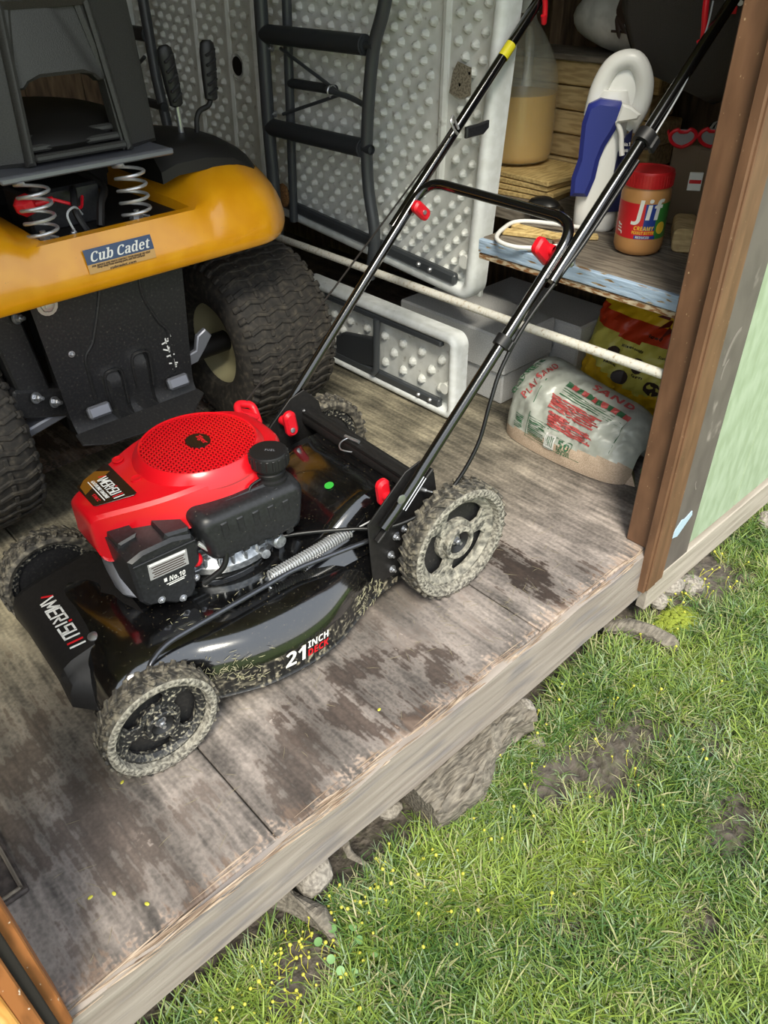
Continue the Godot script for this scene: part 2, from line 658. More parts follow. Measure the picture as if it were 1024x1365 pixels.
	nmat("matte_black", [[0.3, c8(18, 17, 17)], [0.7, c8(27, 25, 25)]], 0.08, Vector3(4, 4, 4), 0.55, 4, 46)
	var tb := mat("tube_black", c8(12, 12, 13), 0.16, 0.0, 0.6)
	tb.clearcoat_enabled = true
	tb.clearcoat = 0.9
	tb.clearcoat_roughness = 0.06
	mat("cable_black", c8(16, 16, 17), 0.4)
	nmat("tyre_muddy", [[0.2, c8(34, 33, 31)], [0.45, c8(62, 59, 54)], [0.62, c8(108, 102, 90)], [0.85, c8(150, 143, 124)]], 0.05, Vector3(4, 4, 4), 0.75, 5, 47, 0.08)
	nmat("tyre_wall_muddy", [[0.2, c8(62, 60, 55)], [0.38, c8(114, 110, 101)], [0.6, c8(150, 146, 134)], [0.85, c8(180, 175, 161)]], 0.09, Vector3(4, 4, 4), 0.85, 5, 48, 0.5)
	nmat("rim_muddy", [[0.45, c8(26, 27, 29)], [0.58, c8(52, 52, 52)], [0.66, c8(140, 135, 120)], [0.82, c8(184, 178, 156)]], 0.09, Vector3(4, 4, 4), 0.5, 5, 49, 0.3)
	nmat("rim_caked", [[0.15, c8(58, 57, 53)], [0.33, c8(106, 104, 96)], [0.55, c8(148, 144, 132)], [0.85, c8(178, 173, 158)]], 0.045, Vector3(4, 4, 4), 0.8, 5, 50, 0.5)
	nmat("cast_alloy", [[0.3, c8(150, 154, 158)], [0.7, c8(196, 200, 204)]], 0.06, Vector3(5, 5, 5), 0.38, 3, 51, 0.05, 0.85)
	mat("steel", c8(196, 198, 200), 0.32, 0.6)
	mat("zinc", c8(200, 202, 206), 0.36, 0.9)
	mat("grey_metal", c8(132, 134, 142), 0.45, 0.6)
	mat("white_ink", c8(226, 226, 222), 0.5)
	mat("silver_ink", c8(176, 180, 184), 0.4)
	mat("red_ink", c8(206, 24, 34), 0.5)
	mat("sticker_black", c8(20, 15, 15), 0.25)
	mat("sticker_grey", c8(150, 150, 150), 0.5)
	mat("green_dot", c8(52, 168, 60), 0.5)
	mat("yellow_tag", c8(226, 214, 40), 0.5)
	mat("olive_amber", c8(120, 78, 18), 0.35)
	mat("yellow_bud", c8(190, 186, 70), 0.6)
	# the yellow tractor
	var ye := nmat("yellow_body", [[0.3, c8(216, 146, 14)], [0.7, c8(226, 158, 20)]], 0.02, Vector3(2, 2, 2), 0.28, 3, 61)
	ye.clearcoat_enabled = true
	ye.clearcoat = 0.5
	ye.clearcoat_roughness = 0.12
	over(ye, [[0.93, Color(0.45, 0.36, 0.2, 0.0)], [0.96, Color(0.5, 0.4, 0.22, 0.7)]], 0.12, Vector3(4, 4, 4), 4, 62)
	nmat("seat_vinyl", [[0.3, c8(52, 52, 51)], [0.7, c8(66, 65, 63)]], 0.25, Vector3(5, 5, 5), 0.5, 2, 63, 0.06)
	nmat("plate_black", [[0.45, c8(28, 28, 30)], [0.85, c8(46, 45, 44)], [0.92, c8(110, 104, 94)]], 0.12, Vector3(4, 4, 4), 0.45, 4, 64)
	nmat("big_tyre", [[0.3, c8(44, 42, 39)], [0.6, c8(58, 54, 49)], [0.9, c8(92, 85, 73)]], 0.05, Vector3(3, 3, 3), 0.8, 4, 65)
	mat("rim_cream", c8(168, 162, 128), 0.4)
	mat("deep_black", c8(18, 16, 15), 0.6)
	mat("sticker_blue", c8(48, 70, 104), 0.4)
	mat("sticker_tan", c8(196, 156, 96), 0.45)
	mat("ink_dark", c8(60, 46, 40), 0.5)
	# picnic table, shelf and goods
	nmat("table_plastic", [[0.2, c8(216, 218, 212)], [0.55, c8(226, 228, 223)], [0.9, c8(232, 234, 230)]], 0.02, Vector3(3, 3, 3), 0.5, 4, 71)
	over(M.table_plastic, [[0.8, Color(0.42, 0.37, 0.27, 0.0)], [0.95, Color(0.42, 0.37, 0.27, 0.5)]], 0.04, Vector3(2, 2, 2), 5, 72)
	nmat("rim_white", [[0.3, c8(222, 226, 224)], [0.7, c8(234, 238, 238)]], 0.03, Vector3(3, 3, 3), 0.42, 4, 73)
	over(M.rim_white, [[0.84, Color(0.45, 0.4, 0.3, 0.0)], [0.96, Color(0.45, 0.4, 0.3, 0.4)]], 0.05, Vector3(3, 3, 3), 5, 74)
	mat("frame_grey", c8(62, 66, 70), 0.4, 0.0, 0.6)
	mat("foam_grey", c8(46, 49, 53), 0.55)
	nmat("concrete", [[0.3, c8(202, 202, 200)], [0.7, c8(220, 220, 218)]], 0.15, Vector3(5, 5, 5), 0.9, 4, 75, 0.08)
	nmat("chip_white_pipe", [[0.5, c8(214, 212, 202)], [0.74, c8(200, 192, 174)], [0.86, c8(128, 106, 76)]], 0.07, Vector3(5, 5, 5), 0.5, 5, 76)
	nmat("shelf_wood", [[0.3, c8(98, 90, 80)], [0.6, c8(128, 119, 106)]], 0.04, Vector3(6, 6, 0.9), 0.8, 4, 77, 0.1)
	nmat("peeling_blue", [[0.22, c8(122, 96, 66)], [0.27, c8(176, 170, 150)], [0.31, c8(150, 172, 196)], [0.8, c8(168, 188, 208)]], 0.03, Vector3(5, 9, 1.6), 0.7, 5, 78, 0.15)
	nmat("rust_edge", [[0.4, c8(126, 84, 46)], [0.5, c8(176, 158, 130)], [0.8, c8(200, 186, 160)]], 0.05, Vector3(5, 9, 2.5), 0.8, 5, 79)
	nmat("lumber", [[0.3, c8(176, 150, 104)], [0.6, c8(206, 182, 132)]], 0.04, Vector3(6, 6, 0.9), 0.75, 3, 80, 0.08)
	nmat("shim_wood", [[0.3, c8(180, 152, 96)], [0.6, c8(210, 184, 124)]], 0.05, Vector3(1, 8, 6), 0.75, 3, 81)
	mat("white_plastic", c8(226, 226, 222), 0.35)
	mat("blue_plastic", c8(38, 48, 124), 0.4)
	mat("navy_label", c8(28, 32, 66), 0.45)
	mat("red_lid", c8(190, 32, 36), 0.4)
	mat("butter", c8(190, 138, 84), 0.4)
	mat("label_red", c8(204, 30, 38), 0.4)
	mat("label_blue", c8(40, 62, 140), 0.4)
	mat("label_green", c8(60, 132, 58), 0.4)
	mat("label_yellow", c8(238, 196, 60), 0.45)
	nmat("bag_mesh", [[0.4, c8(40, 37, 34)], [0.6, c8(60, 56, 51)]], 0.3, Vector3(8, 8, 8), 0.7, 2, 82, 0.1)
	nmat("sack_clear", [[0.3, c8(168, 172, 162)], [0.7, c8(196, 200, 190)]], 0.02, Vector3(3, 3, 3), 0.32, 4, 83)
	nmat("sand", [[0.3, c8(178, 156, 134)], [0.7, c8(206, 186, 164)]], 0.2, Vector3(4, 4, 4), 0.7, 3, 84)
	mat("print_red", c8(188, 84, 82), 0.5)
	mat("print_green", c8(58, 104, 72), 0.5)
	mat("sack_yellow", c8(214, 206, 96), 0.4)
	mat("sack_orange", c8(200, 62, 26), 0.4)
	mat("petal_yellow", c8(240, 196, 36), 0.45)
	mat("petal_maroon", c8(104, 30, 18), 0.5)
	mat("lime", c8(84, 190, 70), 0.4)
	mat("cardboard", c8(120, 104, 84), 0.8)
	mat("dark_green", c8(20, 84, 58), 0.4)
	nmat("white_sack", [[0.3, c8(186, 186, 182)], [0.7, c8(216, 216, 212)]], 0.02, Vector3(3, 3, 3), 0.5, 3, 85)
	var jug := mat("jug_plastic", Color(0.93, 0.94, 0.88, 0.20), 0.2)
	jug.transparency = BaseMaterial3D.TRANSPARENCY_ALPHA
	mat("jug_fluid", c8(206, 160, 30), 0.25)
	nmat("stone", [[0.3, c8(112, 106, 98)], [0.7, c8(164, 157, 146)]], 0.05, Vector3(8, 8, 8), 0.85, 4, 86, 0.1)
	nmat("moss", [[0.3, c8(104, 120, 34)], [0.7, c8(150, 158, 56)]], 0.2, Vector3(6, 6, 6), 0.9, 4, 87)


func board(b: B, x0: float, x1: float, y0: float, y1: float, z0: float, z1: float, bevel := 0.002) -> B:
	return b.box(Vector3((x0 + x1) / 2, (y0 + y1) / 2, (z0 + z1) / 2), Vector3(x1 - x0, y1 - y0, z1 - z0), bevel)


func shed() -> void:
	var fl := structure("floor", "worn grey plywood shed floor with dark wet stains and open seams")
	var fuv := func(p: Vector3, _n: Vector3) -> Vector2: return Vector2((p.x + 0.3) / 2.3, (p.z + 2.0) / 1.4)
	var seams := [-1.72, 0.338, 1.036, 2.35]
	for i in 3:
		obj("plywood_panel", board(B.new(), seams[i] + 0.0015, seams[i + 1] - 0.0015, -0.018 - 0.0, 0.0 - 0.001 * (i % 2), -3.34, -0.655, 0.0025), M.floor_wood, fl, 40.0, fuv)
	var jo := B.new()
	for x in [-1.6, -0.8, -0.2, 0.4, 1.0, 1.6, 2.2]:
		board(jo, x - 0.02, x + 0.02, -0.15, -0.019, -3.3, -0.69)
	obj("joist", jo, M.old_plank, fl)
	# splintered ply along the edge
	var sp := B.new()
	for k in 150:
		var x := rng.randf_range(-0.05, 1.42)
		var l := rng.randf_range(0.02, 0.12) * (1.6 if x < 0.4 else 1.0)
		var z := -0.655 + rng.randf_range(-0.010, 0.012) * (1.5 if x < 0.45 else 1.0)
		var y := rng.randf_range(-0.012, 0.0015)
		var w := rng.randf_range(0.001, 0.003)
		var tilt := rng.randf_range(-0.06, 0.06)
		var p := [Vector3(x - l / 2, y, z - tilt * l), Vector3(x, y + rng.randf_range(0, 0.0015), z), Vector3(x + l / 2, y, z + tilt * l)]
		sp.tube(p, [0.0003, w, 0.0003], 5)
	var spo := obj("splintered_edge", sp, M.splinter, fl)
	spo.set_meta("kind", "stuff")
	var t1 := structure("trim_1", "weathered grey fascia board along the front of the shed floor")
	var fb := B.new()
	var rows := []
	for i in 81:
		var x := -1.7 + 3.17 * i / 80.0
		var sag := 0.006 * sin(x * 5.0) + 0.003 * sin(x * 17.0)
		var top := -0.004 + 0.003 * sin(x * 23.0) - 0.004 * absf(sin(x * 9.0 + 1.0))
		var ring := PackedVector3Array()
		for q in [[-0.152 + sag, -0.662], [top, -0.662], [top, -0.652], [top - 0.005, -0.642 + 0.001 * sin(x * 31.0)], [-0.148 + sag, -0.638], [-0.152 + sag, -0.641]]:
			ring.append(Vector3(x, q[0], q[1]))
		rows.append(ring)
	fb.loft(rows)
	obj("fascia_board", fb, M.edge_board, t1, 30.0)

	# right jamb
	var t2 := structure("trim_2", "brown painted door post at the right of the opening")
	obj("jamb_board", board(B.new(), 1.436, 1.475, 0.0, 2.05, -0.706, -0.647, 0.003), M.brown_paint, t2)
	obj("post_board", board(B.new(), 1.418, 1.507, -0.118, 2.05, -0.645, -0.622, 0.003), M.brown_paint, t2)
	obj("stop_board", board(B.new(), 1.424, 1.462, -0.11, 2.05, -0.647, -0.617, 0.002), M.brown_paint, t2)
	var t3 := structure("trim_3", "grey painted corner board between brown post and green siding")
	obj("corner_board", board(B.new(), 1.508, 1.637, -0.112, 2.05, -0.65, -0.63, 0.002), M.grey_paint, t3)
	obj("paint_chip", B.new().prism(PackedVector2Array([Vector2(0, 0), Vector2(0.03, -0.008), Vector2(0.085, 0.03), Vector2(0.08, 0.045), Vector2(0.05, 0.036), Vector2(0.034, 0.04), Vector2(0.012, 0.022)]), 0.002, Transform3D(Basis(), Vector3(1.515, 0.0, -0.629))), mat("chip_blue", c8(176, 198, 214), 0.5), t3)
	for q in [[1.60, 0.44, 0.055, 0.0], [1.585, 0.415, 0.03, 0.2], [1.60, 0.125, 0.02, 0.9]]:
		var ap := PackedVector2Array()
		for k in 9:
			var a := 1.7 + 1.3 * k / 8.0
			ap.append(Vector2(cos(a), sin(a) * 1.6) * q[2])
		for k in 9:
			var a := 3.0 - 1.3 * k / 8.0
			ap.append(Vector2(cos(a) * 0.8, sin(a) * 1.45) * q[2])
		obj("paint_scuff", B.new().prism(ap, 0.0008, Transform3D(Basis(Vector3(0, 0, 1), q[3]), Vector3(q[0], q[1], -0.6298))), mat("scuff_grey", c8(126, 118, 112), 0.6), t3)
	var wf := structure("wall_front", "pale green painted shed siding right of the doorway")
	for k in 6:
		obj("siding_panel", board(B.new(), 1.64 + 0.256 * k, 1.892 + 0.256 * k, -0.1, 2.1, -0.655, -0.638, 0.003), M.green_paint, wf)
	obj("siding_backing", board(B.new(), 1.475, 3.2, -0.11, 2.1, -0.68, -0.656), M.old_plank, wf)
	var t4 := structure("trim_4", "bare wood skirt board along the foot of the green siding")
	obj("skirt_board", board(B.new(), 1.47, 3.2, -0.215, -0.118, -0.66, -0.632, 0.003), M.trim_board, t4)
	# left jamb
	var t5 := structure("trim_5", "orange brown door post at the left end of the floor edge")
	obj("jamb_board", board(B.new(), -0.052, -0.030, 0.0, 2.05, -0.70, -0.628, 0.002), M.orange_stain, t5)
	obj("dark_strip", board(B.new(), -0.058, -0.045, -0.05, 2.05, -0.64, -0.618, 0.001), M.dark_gap, t5)
	obj("stained_board", board(B.new(), -0.078, -0.0575, -0.05, 2.05, -0.65, -0.61, 0.002), M.orange_stain, t5)
	obj("varnished_board", board(B.new(), -0.30, -0.0775, -0.15, 2.05, -0.65, -0.608, 0.002), M.orange_wood, t5)
	var w2 := structure("wall_left", "dark plank wall on the left side of the shed")
	for k in 12:
		obj("plank", board(B.new(), -1.75, -1.725, -0.1, 2.1, -3.34 + 0.225 * k, -3.118 + 0.225 * k), M.old_plank, w2)
	var w3 := structure("wall_back", "dark plank wall at the back of the shed")
	for k in 18:
		obj("plank", board(B.new(), -1.75 + 0.23 * k, -1.523 + 0.23 * k, -0.1, 2.1, -3.38, -3.35), M.old_plank, w3)
	var w4 := structure("wall_right", "brown plank wall with studs behind the shelf")
	for k in 12:
		obj("plank", board(B.new(), 2.36, 2.385, -0.1, 2.1, -3.34 + 0.224 * k, -3.119 + 0.224 * k), M.old_plank, w4)
	for z in [-3.0, -2.5, -2.1, -1.7, -1.3, -0.95]:
		obj("stud", board(B.new(), 2.28, 2.359, 0.0, 2.1, z - 0.02, z + 0.02), M.old_plank, w4)
	var ce := structure("ceiling", "plank roof of the shed")
	for k in 13:
		obj("plank", board(B.new(), -1.78, 3.2, 2.1, 2.13, -3.42 + 0.217 * k, -3.205 + 0.217 * k), M.roof_board, ce)


func ground_y(x: float, z: float) -> float:
	var n: FastNoiseLite = M_noise
	var y := -0.262 + 0.014 * n.get_noise_2d(x * 300, z * 300) + 0.006 * n.get_noise_2d(x * 1500, z * 1500)
	y -= 0.035 * smoothstep(-0.60, -0.72, z) * (1.0 - smoothstep(1.3, 1.6, x))
	# tyre tracks
	for m in [[1.04, -0.45, 0.17, 0.09], [1.10, -0.18, 0.10, 0.07]]:
		var d: float = Vector2((x - m[0]) / m[2], (z - m[1]) / m[3]).length()
		if d < 1.3:
			y += (1.0 - smoothstep(0.7, 1.3, d)) * (-0.008 + 0.0075 * sin((x * 0.9 + z * 0.35) * 210.0 + 3.0 * n.get_noise_2d(x * 500, z * 500)))
	return y

var M_noise := noise(5, 0.01)


func ground() -> void:
	var b := B.new()
	var g := []
	for i in 311:
		var row := []
		for j in 171:
			var z := -1.05 + 1.4 * j / 170.0
			var x := -0.1 + 2.6 * i / 310.0
			row.append(Vector3(x, ground_y(x, z), z))
		g.append(row)
	for i in 310:
		for j in 170:
			b.quad(g[i][j], g[i][j + 1], g[i + 1][j + 1], g[i + 1][j])
	var gr := structure("ground", "damp brown mud with tyre tracks under patchy grass in front of shed")
	obj("mud", b, M.mud, gr, 80.0)
	var far := B.new()
	for r in [[-6.0, -0.1, -6.0, 6.0], [2.5, 8.0, -6.0, 6.0], [-0.1, 2.5, 0.35, 6.0], [-0.1, 2.5, -6.0, -1.05]]:
		far.quad(Vector3(r[0], -0.264, r[3]), Vector3(r[1], -0.264, r[3]), Vector3(r[1], -0.264, r[2]), Vector3(r[0], -0.264, r[2]))
	var lawn := nmat("lawn", [[0.3, c8(84, 104, 48)], [0.7, c8(120, 142, 70)]], 0.1, Vector3(1, 1, 1), 0.9, 5, 88)
	obj("lawn_surface", far, lawn, gr)


# ---------------------------------------------------------------- the red push mower (x to its rear, z to its near side)
func wheel(t: Node3D, at: Vector3, r: float, w: float, side: float, caked: bool) -> void:
	var wh := Node3D.new()
	wh.name = "wheel"
	t.add_child(wh, true)
	var xf := along(at, Vector3(0, 0, side))
	var b := B.new()
	var h := w / 2
	b.lathe([Vector2(r * 0.80, h * 0.55), Vector2(r * 0.77, 0), Vector2(r * 0.80, -h * 0.8), Vector2(r * 0.88, -h), Vector2(r * 0.955, -h * 0.86), Vector2(r * 0.975, -h * 0.6), Vector2(r * 0.98, 0), Vector2(r * 0.975, h * 0.6), Vector2(r * 0.955, h * 0.86), Vector2(r * 0.93, h * 0.97)], 48, xf)
	var lugs := 30
	for k in lugs:
		for s: float in [-1.0, 1.0]:
			var a := TAU * (k + (0.5 if s > 0 else 0.0)) / lugs
			var radial := Vector3(cos(a), 0, sin(a))
			var tang := Vector3(-sin(a), 0, cos(a))
			var d: Vector3 = (Vector3.UP * 0.86 + tang * 0.5 * s).normalized()
			var bs := Basis(d, radial, d.cross(radial).normalized())
			var o: Vector3 = radial * r * 0.982 + Vector3.UP * s * h * 0.47
			b.box(xf * o, Vector3(h * 0.92, r * 0.05, r * 0.085), r * 0.012, xf.basis * bs)
			var bs2 := Basis((Vector3.UP * 0.3 + tang).normalized(), radial, (Vector3.UP * 0.3 + tang).normalized().cross(radial).normalized())
			b.box(xf * (radial * r * 0.978 + tang * r * 0.07 * s + Vector3.UP * s * h * 0.2), Vector3(r * 0.13, r * 0.045, h * 0.3), r * 0.01, xf.basis * bs2)
	obj("tyre", b, M.tyre_muddy, wh, 35.0)
	var sw := B.new()
	sw.lathe([Vector2(r * 0.945, h * 0.93), Vector2(r * 0.92, h * 1.03), Vector2(r * 0.86, h * 1.06), Vector2(r * 0.815, h * 0.98), Vector2(r * 0.79, h * 0.6), Vector2(r * 0.77, h * 0.2)], 48, xf)
	obj("sidewall", sw, M.tyre_wall_muddy, wh, 50.0)
	var rim := B.new()
	rim.lathe([Vector2(r * 0.66, -h * 0.5), Vector2(r * 0.79, -h * 0.6), Vector2(r * 0.795, h * 0.5), Vector2(r * 0.74, h * 0.55), Vector2(r * 0.66, h * 0.22), Vector2(r * 0.655, -h * 0.1)], 48, xf)
	var sx := Transform3D(xf.basis * Basis(Vector3(1, 0, 0), Vector3(0, 0, -1), Vector3(0, 1, 0)), xf.origin)
	for k in 3:
		var a0 := TAU * k / 3.0 + (0.35 if r > 0.12 else 1.2)
		var poly := PackedVector2Array()
		for q in [[-0.62, 0.26], [-0.30, 0.40], [-0.26, 0.52], [-0.42, 0.66], [-0.50, 0.70], [-0.25, 0.705], [0.0, 0.705], [0.25, 0.705], [0.50, 0.70], [0.42, 0.66], [0.26, 0.52], [0.30, 0.40], [0.62, 0.26]]:
			poly.append(Vector2(cos(a0 - q[0]), sin(a0 - q[0])) * q[1] * r)
		poly.reverse()
		rim.prism(poly, 0.008, sx * Transform3D(Basis(), Vector3(0, 0, h * 0.12)), 0.0015)
	rim.lathe([Vector2(r * 0.36, -h * 0.3), Vector2(r * 0.36, h * 0.2), Vector2(r * 0.29, h * 0.3), Vector2(r * 0.29, h * 0.72), Vector2(r * 0.27, h * 0.8), Vector2(r * 0.215, h * 0.8), Vector2(r * 0.2, h * 0.7), Vector2(r * 0.19, h * 0.15), Vector2(0, h * 0.15)], 32, xf)
	obj("rim", rim, M.rim_caked if caked else M.rim_muddy, wh, 35.0)
	var back := B.new()
	back.lathe([Vector2(0, -h * 0.35), Vector2(r * 0.78, -h * 0.35), Vector2(r * 0.78, -h * 0.3), Vector2(0, -h * 0.3)], 32, xf)
	obj("wheel_web", back, M.plate_black, wh)
	obj("hub_cup", B.new().lathe([Vector2(r * 0.188, h * 0.16), Vector2(r * 0.188, h * 0.62), Vector2(r * 0.10, h * 0.30), Vector2(r * 0.10, h * 0.18)], 28, xf), M.cap_black, wh)
	obj("hub_bolt", bolt(xf * Vector3(0, h * 0.15, 0), xf.basis.y, 0.0075, 0.012), M.zinc, wh)


func deck_ring(y: float, inset: float) -> PackedVector3Array:
	var half := [[-0.372, 0.10], [-0.368, 0.155], [-0.345, 0.185], [-0.29, 0.196], [-0.22, 0.205], [-0.16, 0.228], [-0.10, 0.25], [-0.04, 0.260], [0.02, 0.262], [0.08, 0.253], [0.13, 0.235], [0.17, 0.217], [0.21, 0.201], [0.26, 0.193], [0.32, 0.190], [0.36, 0.188]]
	var path := []
	for q in half:
		path.append(Vector3(q[0], 0, q[1]))
	path = curve(path, 3)
	var kx := 1.0 - inset / 0.36
	var out := PackedVector3Array()
	for p in path:
		out.append(Vector3(p.x * kx, y, p.z - inset * (p.z / 0.25)))
	path.reverse()
	for p in path:
		out.append(Vector3(p.x * kx, y, -(p.z - inset * (p.z / 0.25))))
	return out


func amerisun(parent: Node3D, xf: Transform3D, length: float, height: float) -> void:
	var glyphs := {
		"A": [[[Vector2(0.45, 1), Vector2(1, 0)]], [[Vector2(-0.15, 0.35), Vector2(0.3, 1)]]],
		"M": [[[Vector2(0, 0), Vector2(0, 1), Vector2(0.5, 0.3), Vector2(1, 1), Vector2(1, 0)]], []],
		"E": [[[Vector2(1, 1), Vector2(0, 1), Vector2(0, 0), Vector2(1, 0)], [Vector2(0.25, 0.5), Vector2(0.9, 0.5)]], []],
		"R": [[[Vector2(0, 0), Vector2(0, 1), Vector2(1, 1), Vector2(1, 0.5), Vector2(0.3, 0.5), Vector2(1, 0)]], []],
		"I": [[[Vector2(0.5, 0), Vector2(0.5, 0.75)]], [[Vector2(0.5, 1.0), Vector2(0.5, 1.1)]]],
		"S": [[[Vector2(1, 1), Vector2(0, 1), Vector2(0, 0.5), Vector2(1, 0.5), Vector2(1, 0), Vector2(0, 0)]], []],
		"U": [[[Vector2(0, 1), Vector2(0, 0), Vector2(0.85, 0), Vector2(0.85, 1)]], []],
		"N": [[[Vector2(1.0, 0), Vector2(1.0, 1)]], [[Vector2(0.35, 0), Vector2(0.35, 1)]]],
	}
	var word := "AMERISUN"
	var wide := {"A": 1.0, "M": 1.1, "E": 0.9, "R": 0.9, "I": 0.55, "S": 0.9, "U": 0.9, "N": 1.1}
	var total := 0.0
	for ch in word: total += wide[ch] + 0.32
	var unit := length / total
	var x := -length / 2
	var white := B.new()
	for ch in word:
		var o := xf * Transform3D(Basis(), Vector3(x, -height / 2, 0))
		var sx: float = unit * (wide[ch] if ch != "I" else 0.6)
		white.add(strokes(glyphs[ch][0], o, sx, height, unit * 0.24, 0.22))
		if glyphs[ch][1]: obj("red_stroke", strokes(glyphs[ch][1], o, sx, height, unit * 0.26, 0.22), M.red_ink, parent)
		x += (wide[ch] + 0.32) * unit
	obj("lettering", white, M.white_ink, parent).set_meta("label", "white lettering")


func on_top(x: float, y: float, z: float, lean := 0.0) -> Transform3D:
	# text that runs towards +z with its tops towards +x, lying face up
	var up := Vector3(cos(lean), sin(lean), 0)
	return frame(Vector3(x, y, z), Vector3(0, 0, 1), up)


func mower() -> void:
	var t := thing("push_mower", "red and black push lawn mower with muddy wheels standing on the plywood floor", "lawn mower", Vector3(0.608, 0.0, -1.156), Vector3(0, -3, 0))
	# ---- deck
	var skirt := B.new()
	skirt.loft([deck_ring(0.036, -0.004), deck_ring(0.040, -0.005), deck_ring(0.045, 0.0), deck_ring(0.075, 0.001), deck_ring(0.092, 0.003)], true, false, false)
	skirt.loft([deck_ring(0.045, 0.004), deck_ring(0.036, 0.0), deck_ring(0.036, -0.004)], true, false, false)
	obj("deck_skirt", skirt, M.deck_muddy, t, 50.0)
	var top := B.new()
	top.loft([deck_ring(0.092, 0.003), deck_ring(0.112, 0.008), deck_ring(0.132, 0.018), deck_ring(0.148, 0.034), deck_ring(0.158, 0.056), deck_ring(0.163, 0.085), deck_ring(0.166, 0.12)], true, false, true)
	var deck := obj("deck_shell", top, M.deck_black, t, 60.0)
	# raised rear chamber behind the engine
	var ch := []
	for i in 17:
		var row := []
		for j in 21:
			var u := i / 16.0
			var w := -1.0 + 2.0 * j / 20.0
			var x := 0.02 + 0.325 * u
			var z := -0.01 + w * 0.19
			var edge := smoothstep(1.0, 0.72, absf(w))
			var y := 0.150 + edge * (0.020 + 0.085 * smoothstep(0.05, 0.85, u)) * smoothstep(0.0, 0.2, u)
			y += 0.008 * edge * (smoothstep(0.08, 0.0, absf(absf(w) - 0.66)) * smoothstep(0.35, 0.6, u))
			row.append(Vector3(x, y, z))
		ch.append(row)
	var chamber := B.new()
	for i in 16:
		for j in 20:
			chamber.quad(ch[i][j], ch[i][j + 1], ch[i + 1][j + 1], ch[i + 1][j])
	var rear_wall := PackedVector3Array()
	for j in 21: rear_wall.append(ch[16][j])
	for j in 20:
		chamber.quad(Vector3(ch[16][j].x, 0.05, ch[16][j].z), ch[16][j], ch[16][j + 1], Vector3(ch[16][j + 1].x, 0.05, ch[16][j + 1].z))
	var chm := obj("rear_chamber", chamber, M.deck_black, t, 60.0)
	obj("round_sticker", B.new().lathe([Vector2(0.0105, 0), Vector2(0.0105, 0.0008), Vector2(0, 0.0008)], 20, along(Vector3(0.235, 0.245, 0.035), Vector3(-0.25, 1, 0))), M.green_dot, chm).set_meta("label", "round green sticker")
	# ring under the engine
	obj("engine_mount", B.new().lathe([Vector2(0.15, 0.160), Vector2(0.15, 0.172), Vector2(0.142, 0.178), Vector2(0.10, 0.180), Vector2(0, 0.180)], 40, Transform3D(Basis(), Vector3(-0.02, 0, -0.07))), M.deck_black, t)
	# ---- front cover
	var fc := B.new()
	var rings := []
	for q in [[-0.405, 0.075, 0.100, 0.0], [-0.402, 0.105, 0.118, 0.6], [-0.392, 0.125, 0.132, 1.0], [-0.375, 0.136, 0.142, 1.0], [-0.33, 0.146, 0.152, 1.0], [-0.27, 0.155, 0.161, 1.0], [-0.225, 0.160, 0.166, 1.0], [-0.215, 0.150, 0.152, 1.0]]:
		var ring := PackedVector3Array()
		var x: float = q[0]
		var lo := 0.062
		for p in [[-0.262, lo], [-0.258, q[1] - 0.035], [-0.222, q[1] - 0.012], [-0.205, q[1] - 0.006], [-0.192, q[2]], [-0.12, q[2] + 0.002], [-0.06, q[2] + 0.003], [0.0, q[2] + 0.002], [0.055, q[2]], [0.068, q[1] - 0.006], [0.085, q[1] - 0.012], [0.120, q[1] - 0.035], [0.128, lo]]:
			ring.append(Vector3(x + (0.03 if absf(p[0] + 0.067) > 0.17 else 0.0), maxf(p[1], lo), p[0]))
		rings.append(ring)
	fc.loft(rings)
	var cover := obj("front_cover", fc, M.matte_black, t, 32.0)
	amerisun(cover, on_top(-0.352, 0.1515, -0.05, 0.17), 0.175, 0.026)
	obj("screw", B.new().lathe([Vector2(0.011, 0), Vector2(0.0105, 0.002), Vector2(0.005, 0.0042), Vector2(0, 0.0045)], 18, along(Vector3(-0.322, 0.1545, 0.036), Vector3(-0.1, 1, 0.05))), M.zinc, cover)
	# ---- wheels
	wheel(t, Vector3(-0.306, 0.108, 0.253), 0.108, 0.052, 1, false)
	wheel(t, Vector3(0.406, 0.139, 0.252), 0.140, 0.056, 1, true)
	wheel(t, Vector3(-0.306, 0.108, -0.253), 0.108, 0.052, -1, false)
	wheel(t, Vector3(0.406, 0.139, -0.252), 0.140, 0.056, -1, false)
	for q in [Vector2(-0.306, 0.108), Vector2(0.406, 0.139)]:
		obj("axle", B.new().tube([Vector3(q.x, q.y, -0.23), Vector3(q.x, q.y, 0.23)], 0.007, 10), M.steel, t)
	# ---- side plates that carry the rear wheels and the handle
	for s: float in [1.0, -1.0]:
		var pl := B.new().prism(PackedVector2Array([Vector2(0.215, 0.085), Vector2(0.32, 0.075), Vector2(0.43, 0.115), Vector2(0.435, 0.165), Vector2(0.40, 0.21), Vector2(0.385, 0.30), Vector2(0.345, 0.345), Vector2(0.305, 0.335), Vector2(0.205, 0.25)]), 0.004, Transform3D(Basis(), Vector3(0, 0, 0.205 * s)), 0.0012)
		pl.box(Vector3(0.295, 0.262, 0.214 * s), Vector3(0.19, 0.008, 0.014), 0.002, Basis(Vector3(0, 0, 1), 0.66))
		obj("bracket_plate", pl, M.matte_black, t)
	for p in [[0.262, 0.145], [0.266, 0.103], [0.277, 0.186], [0.300, 0.196]]:
		obj("side_bolt", bolt(Vector3(p[0], p[1], 0.208), Vector3(0, 0, 1), 0.006, 0.008), M.zinc, t)
	obj("plate_bolt", bolt(Vector3(0.338, 0.282, 0.208), Vector3(0.4, 0, 1), 0.004, 0.02), M.zinc, t)
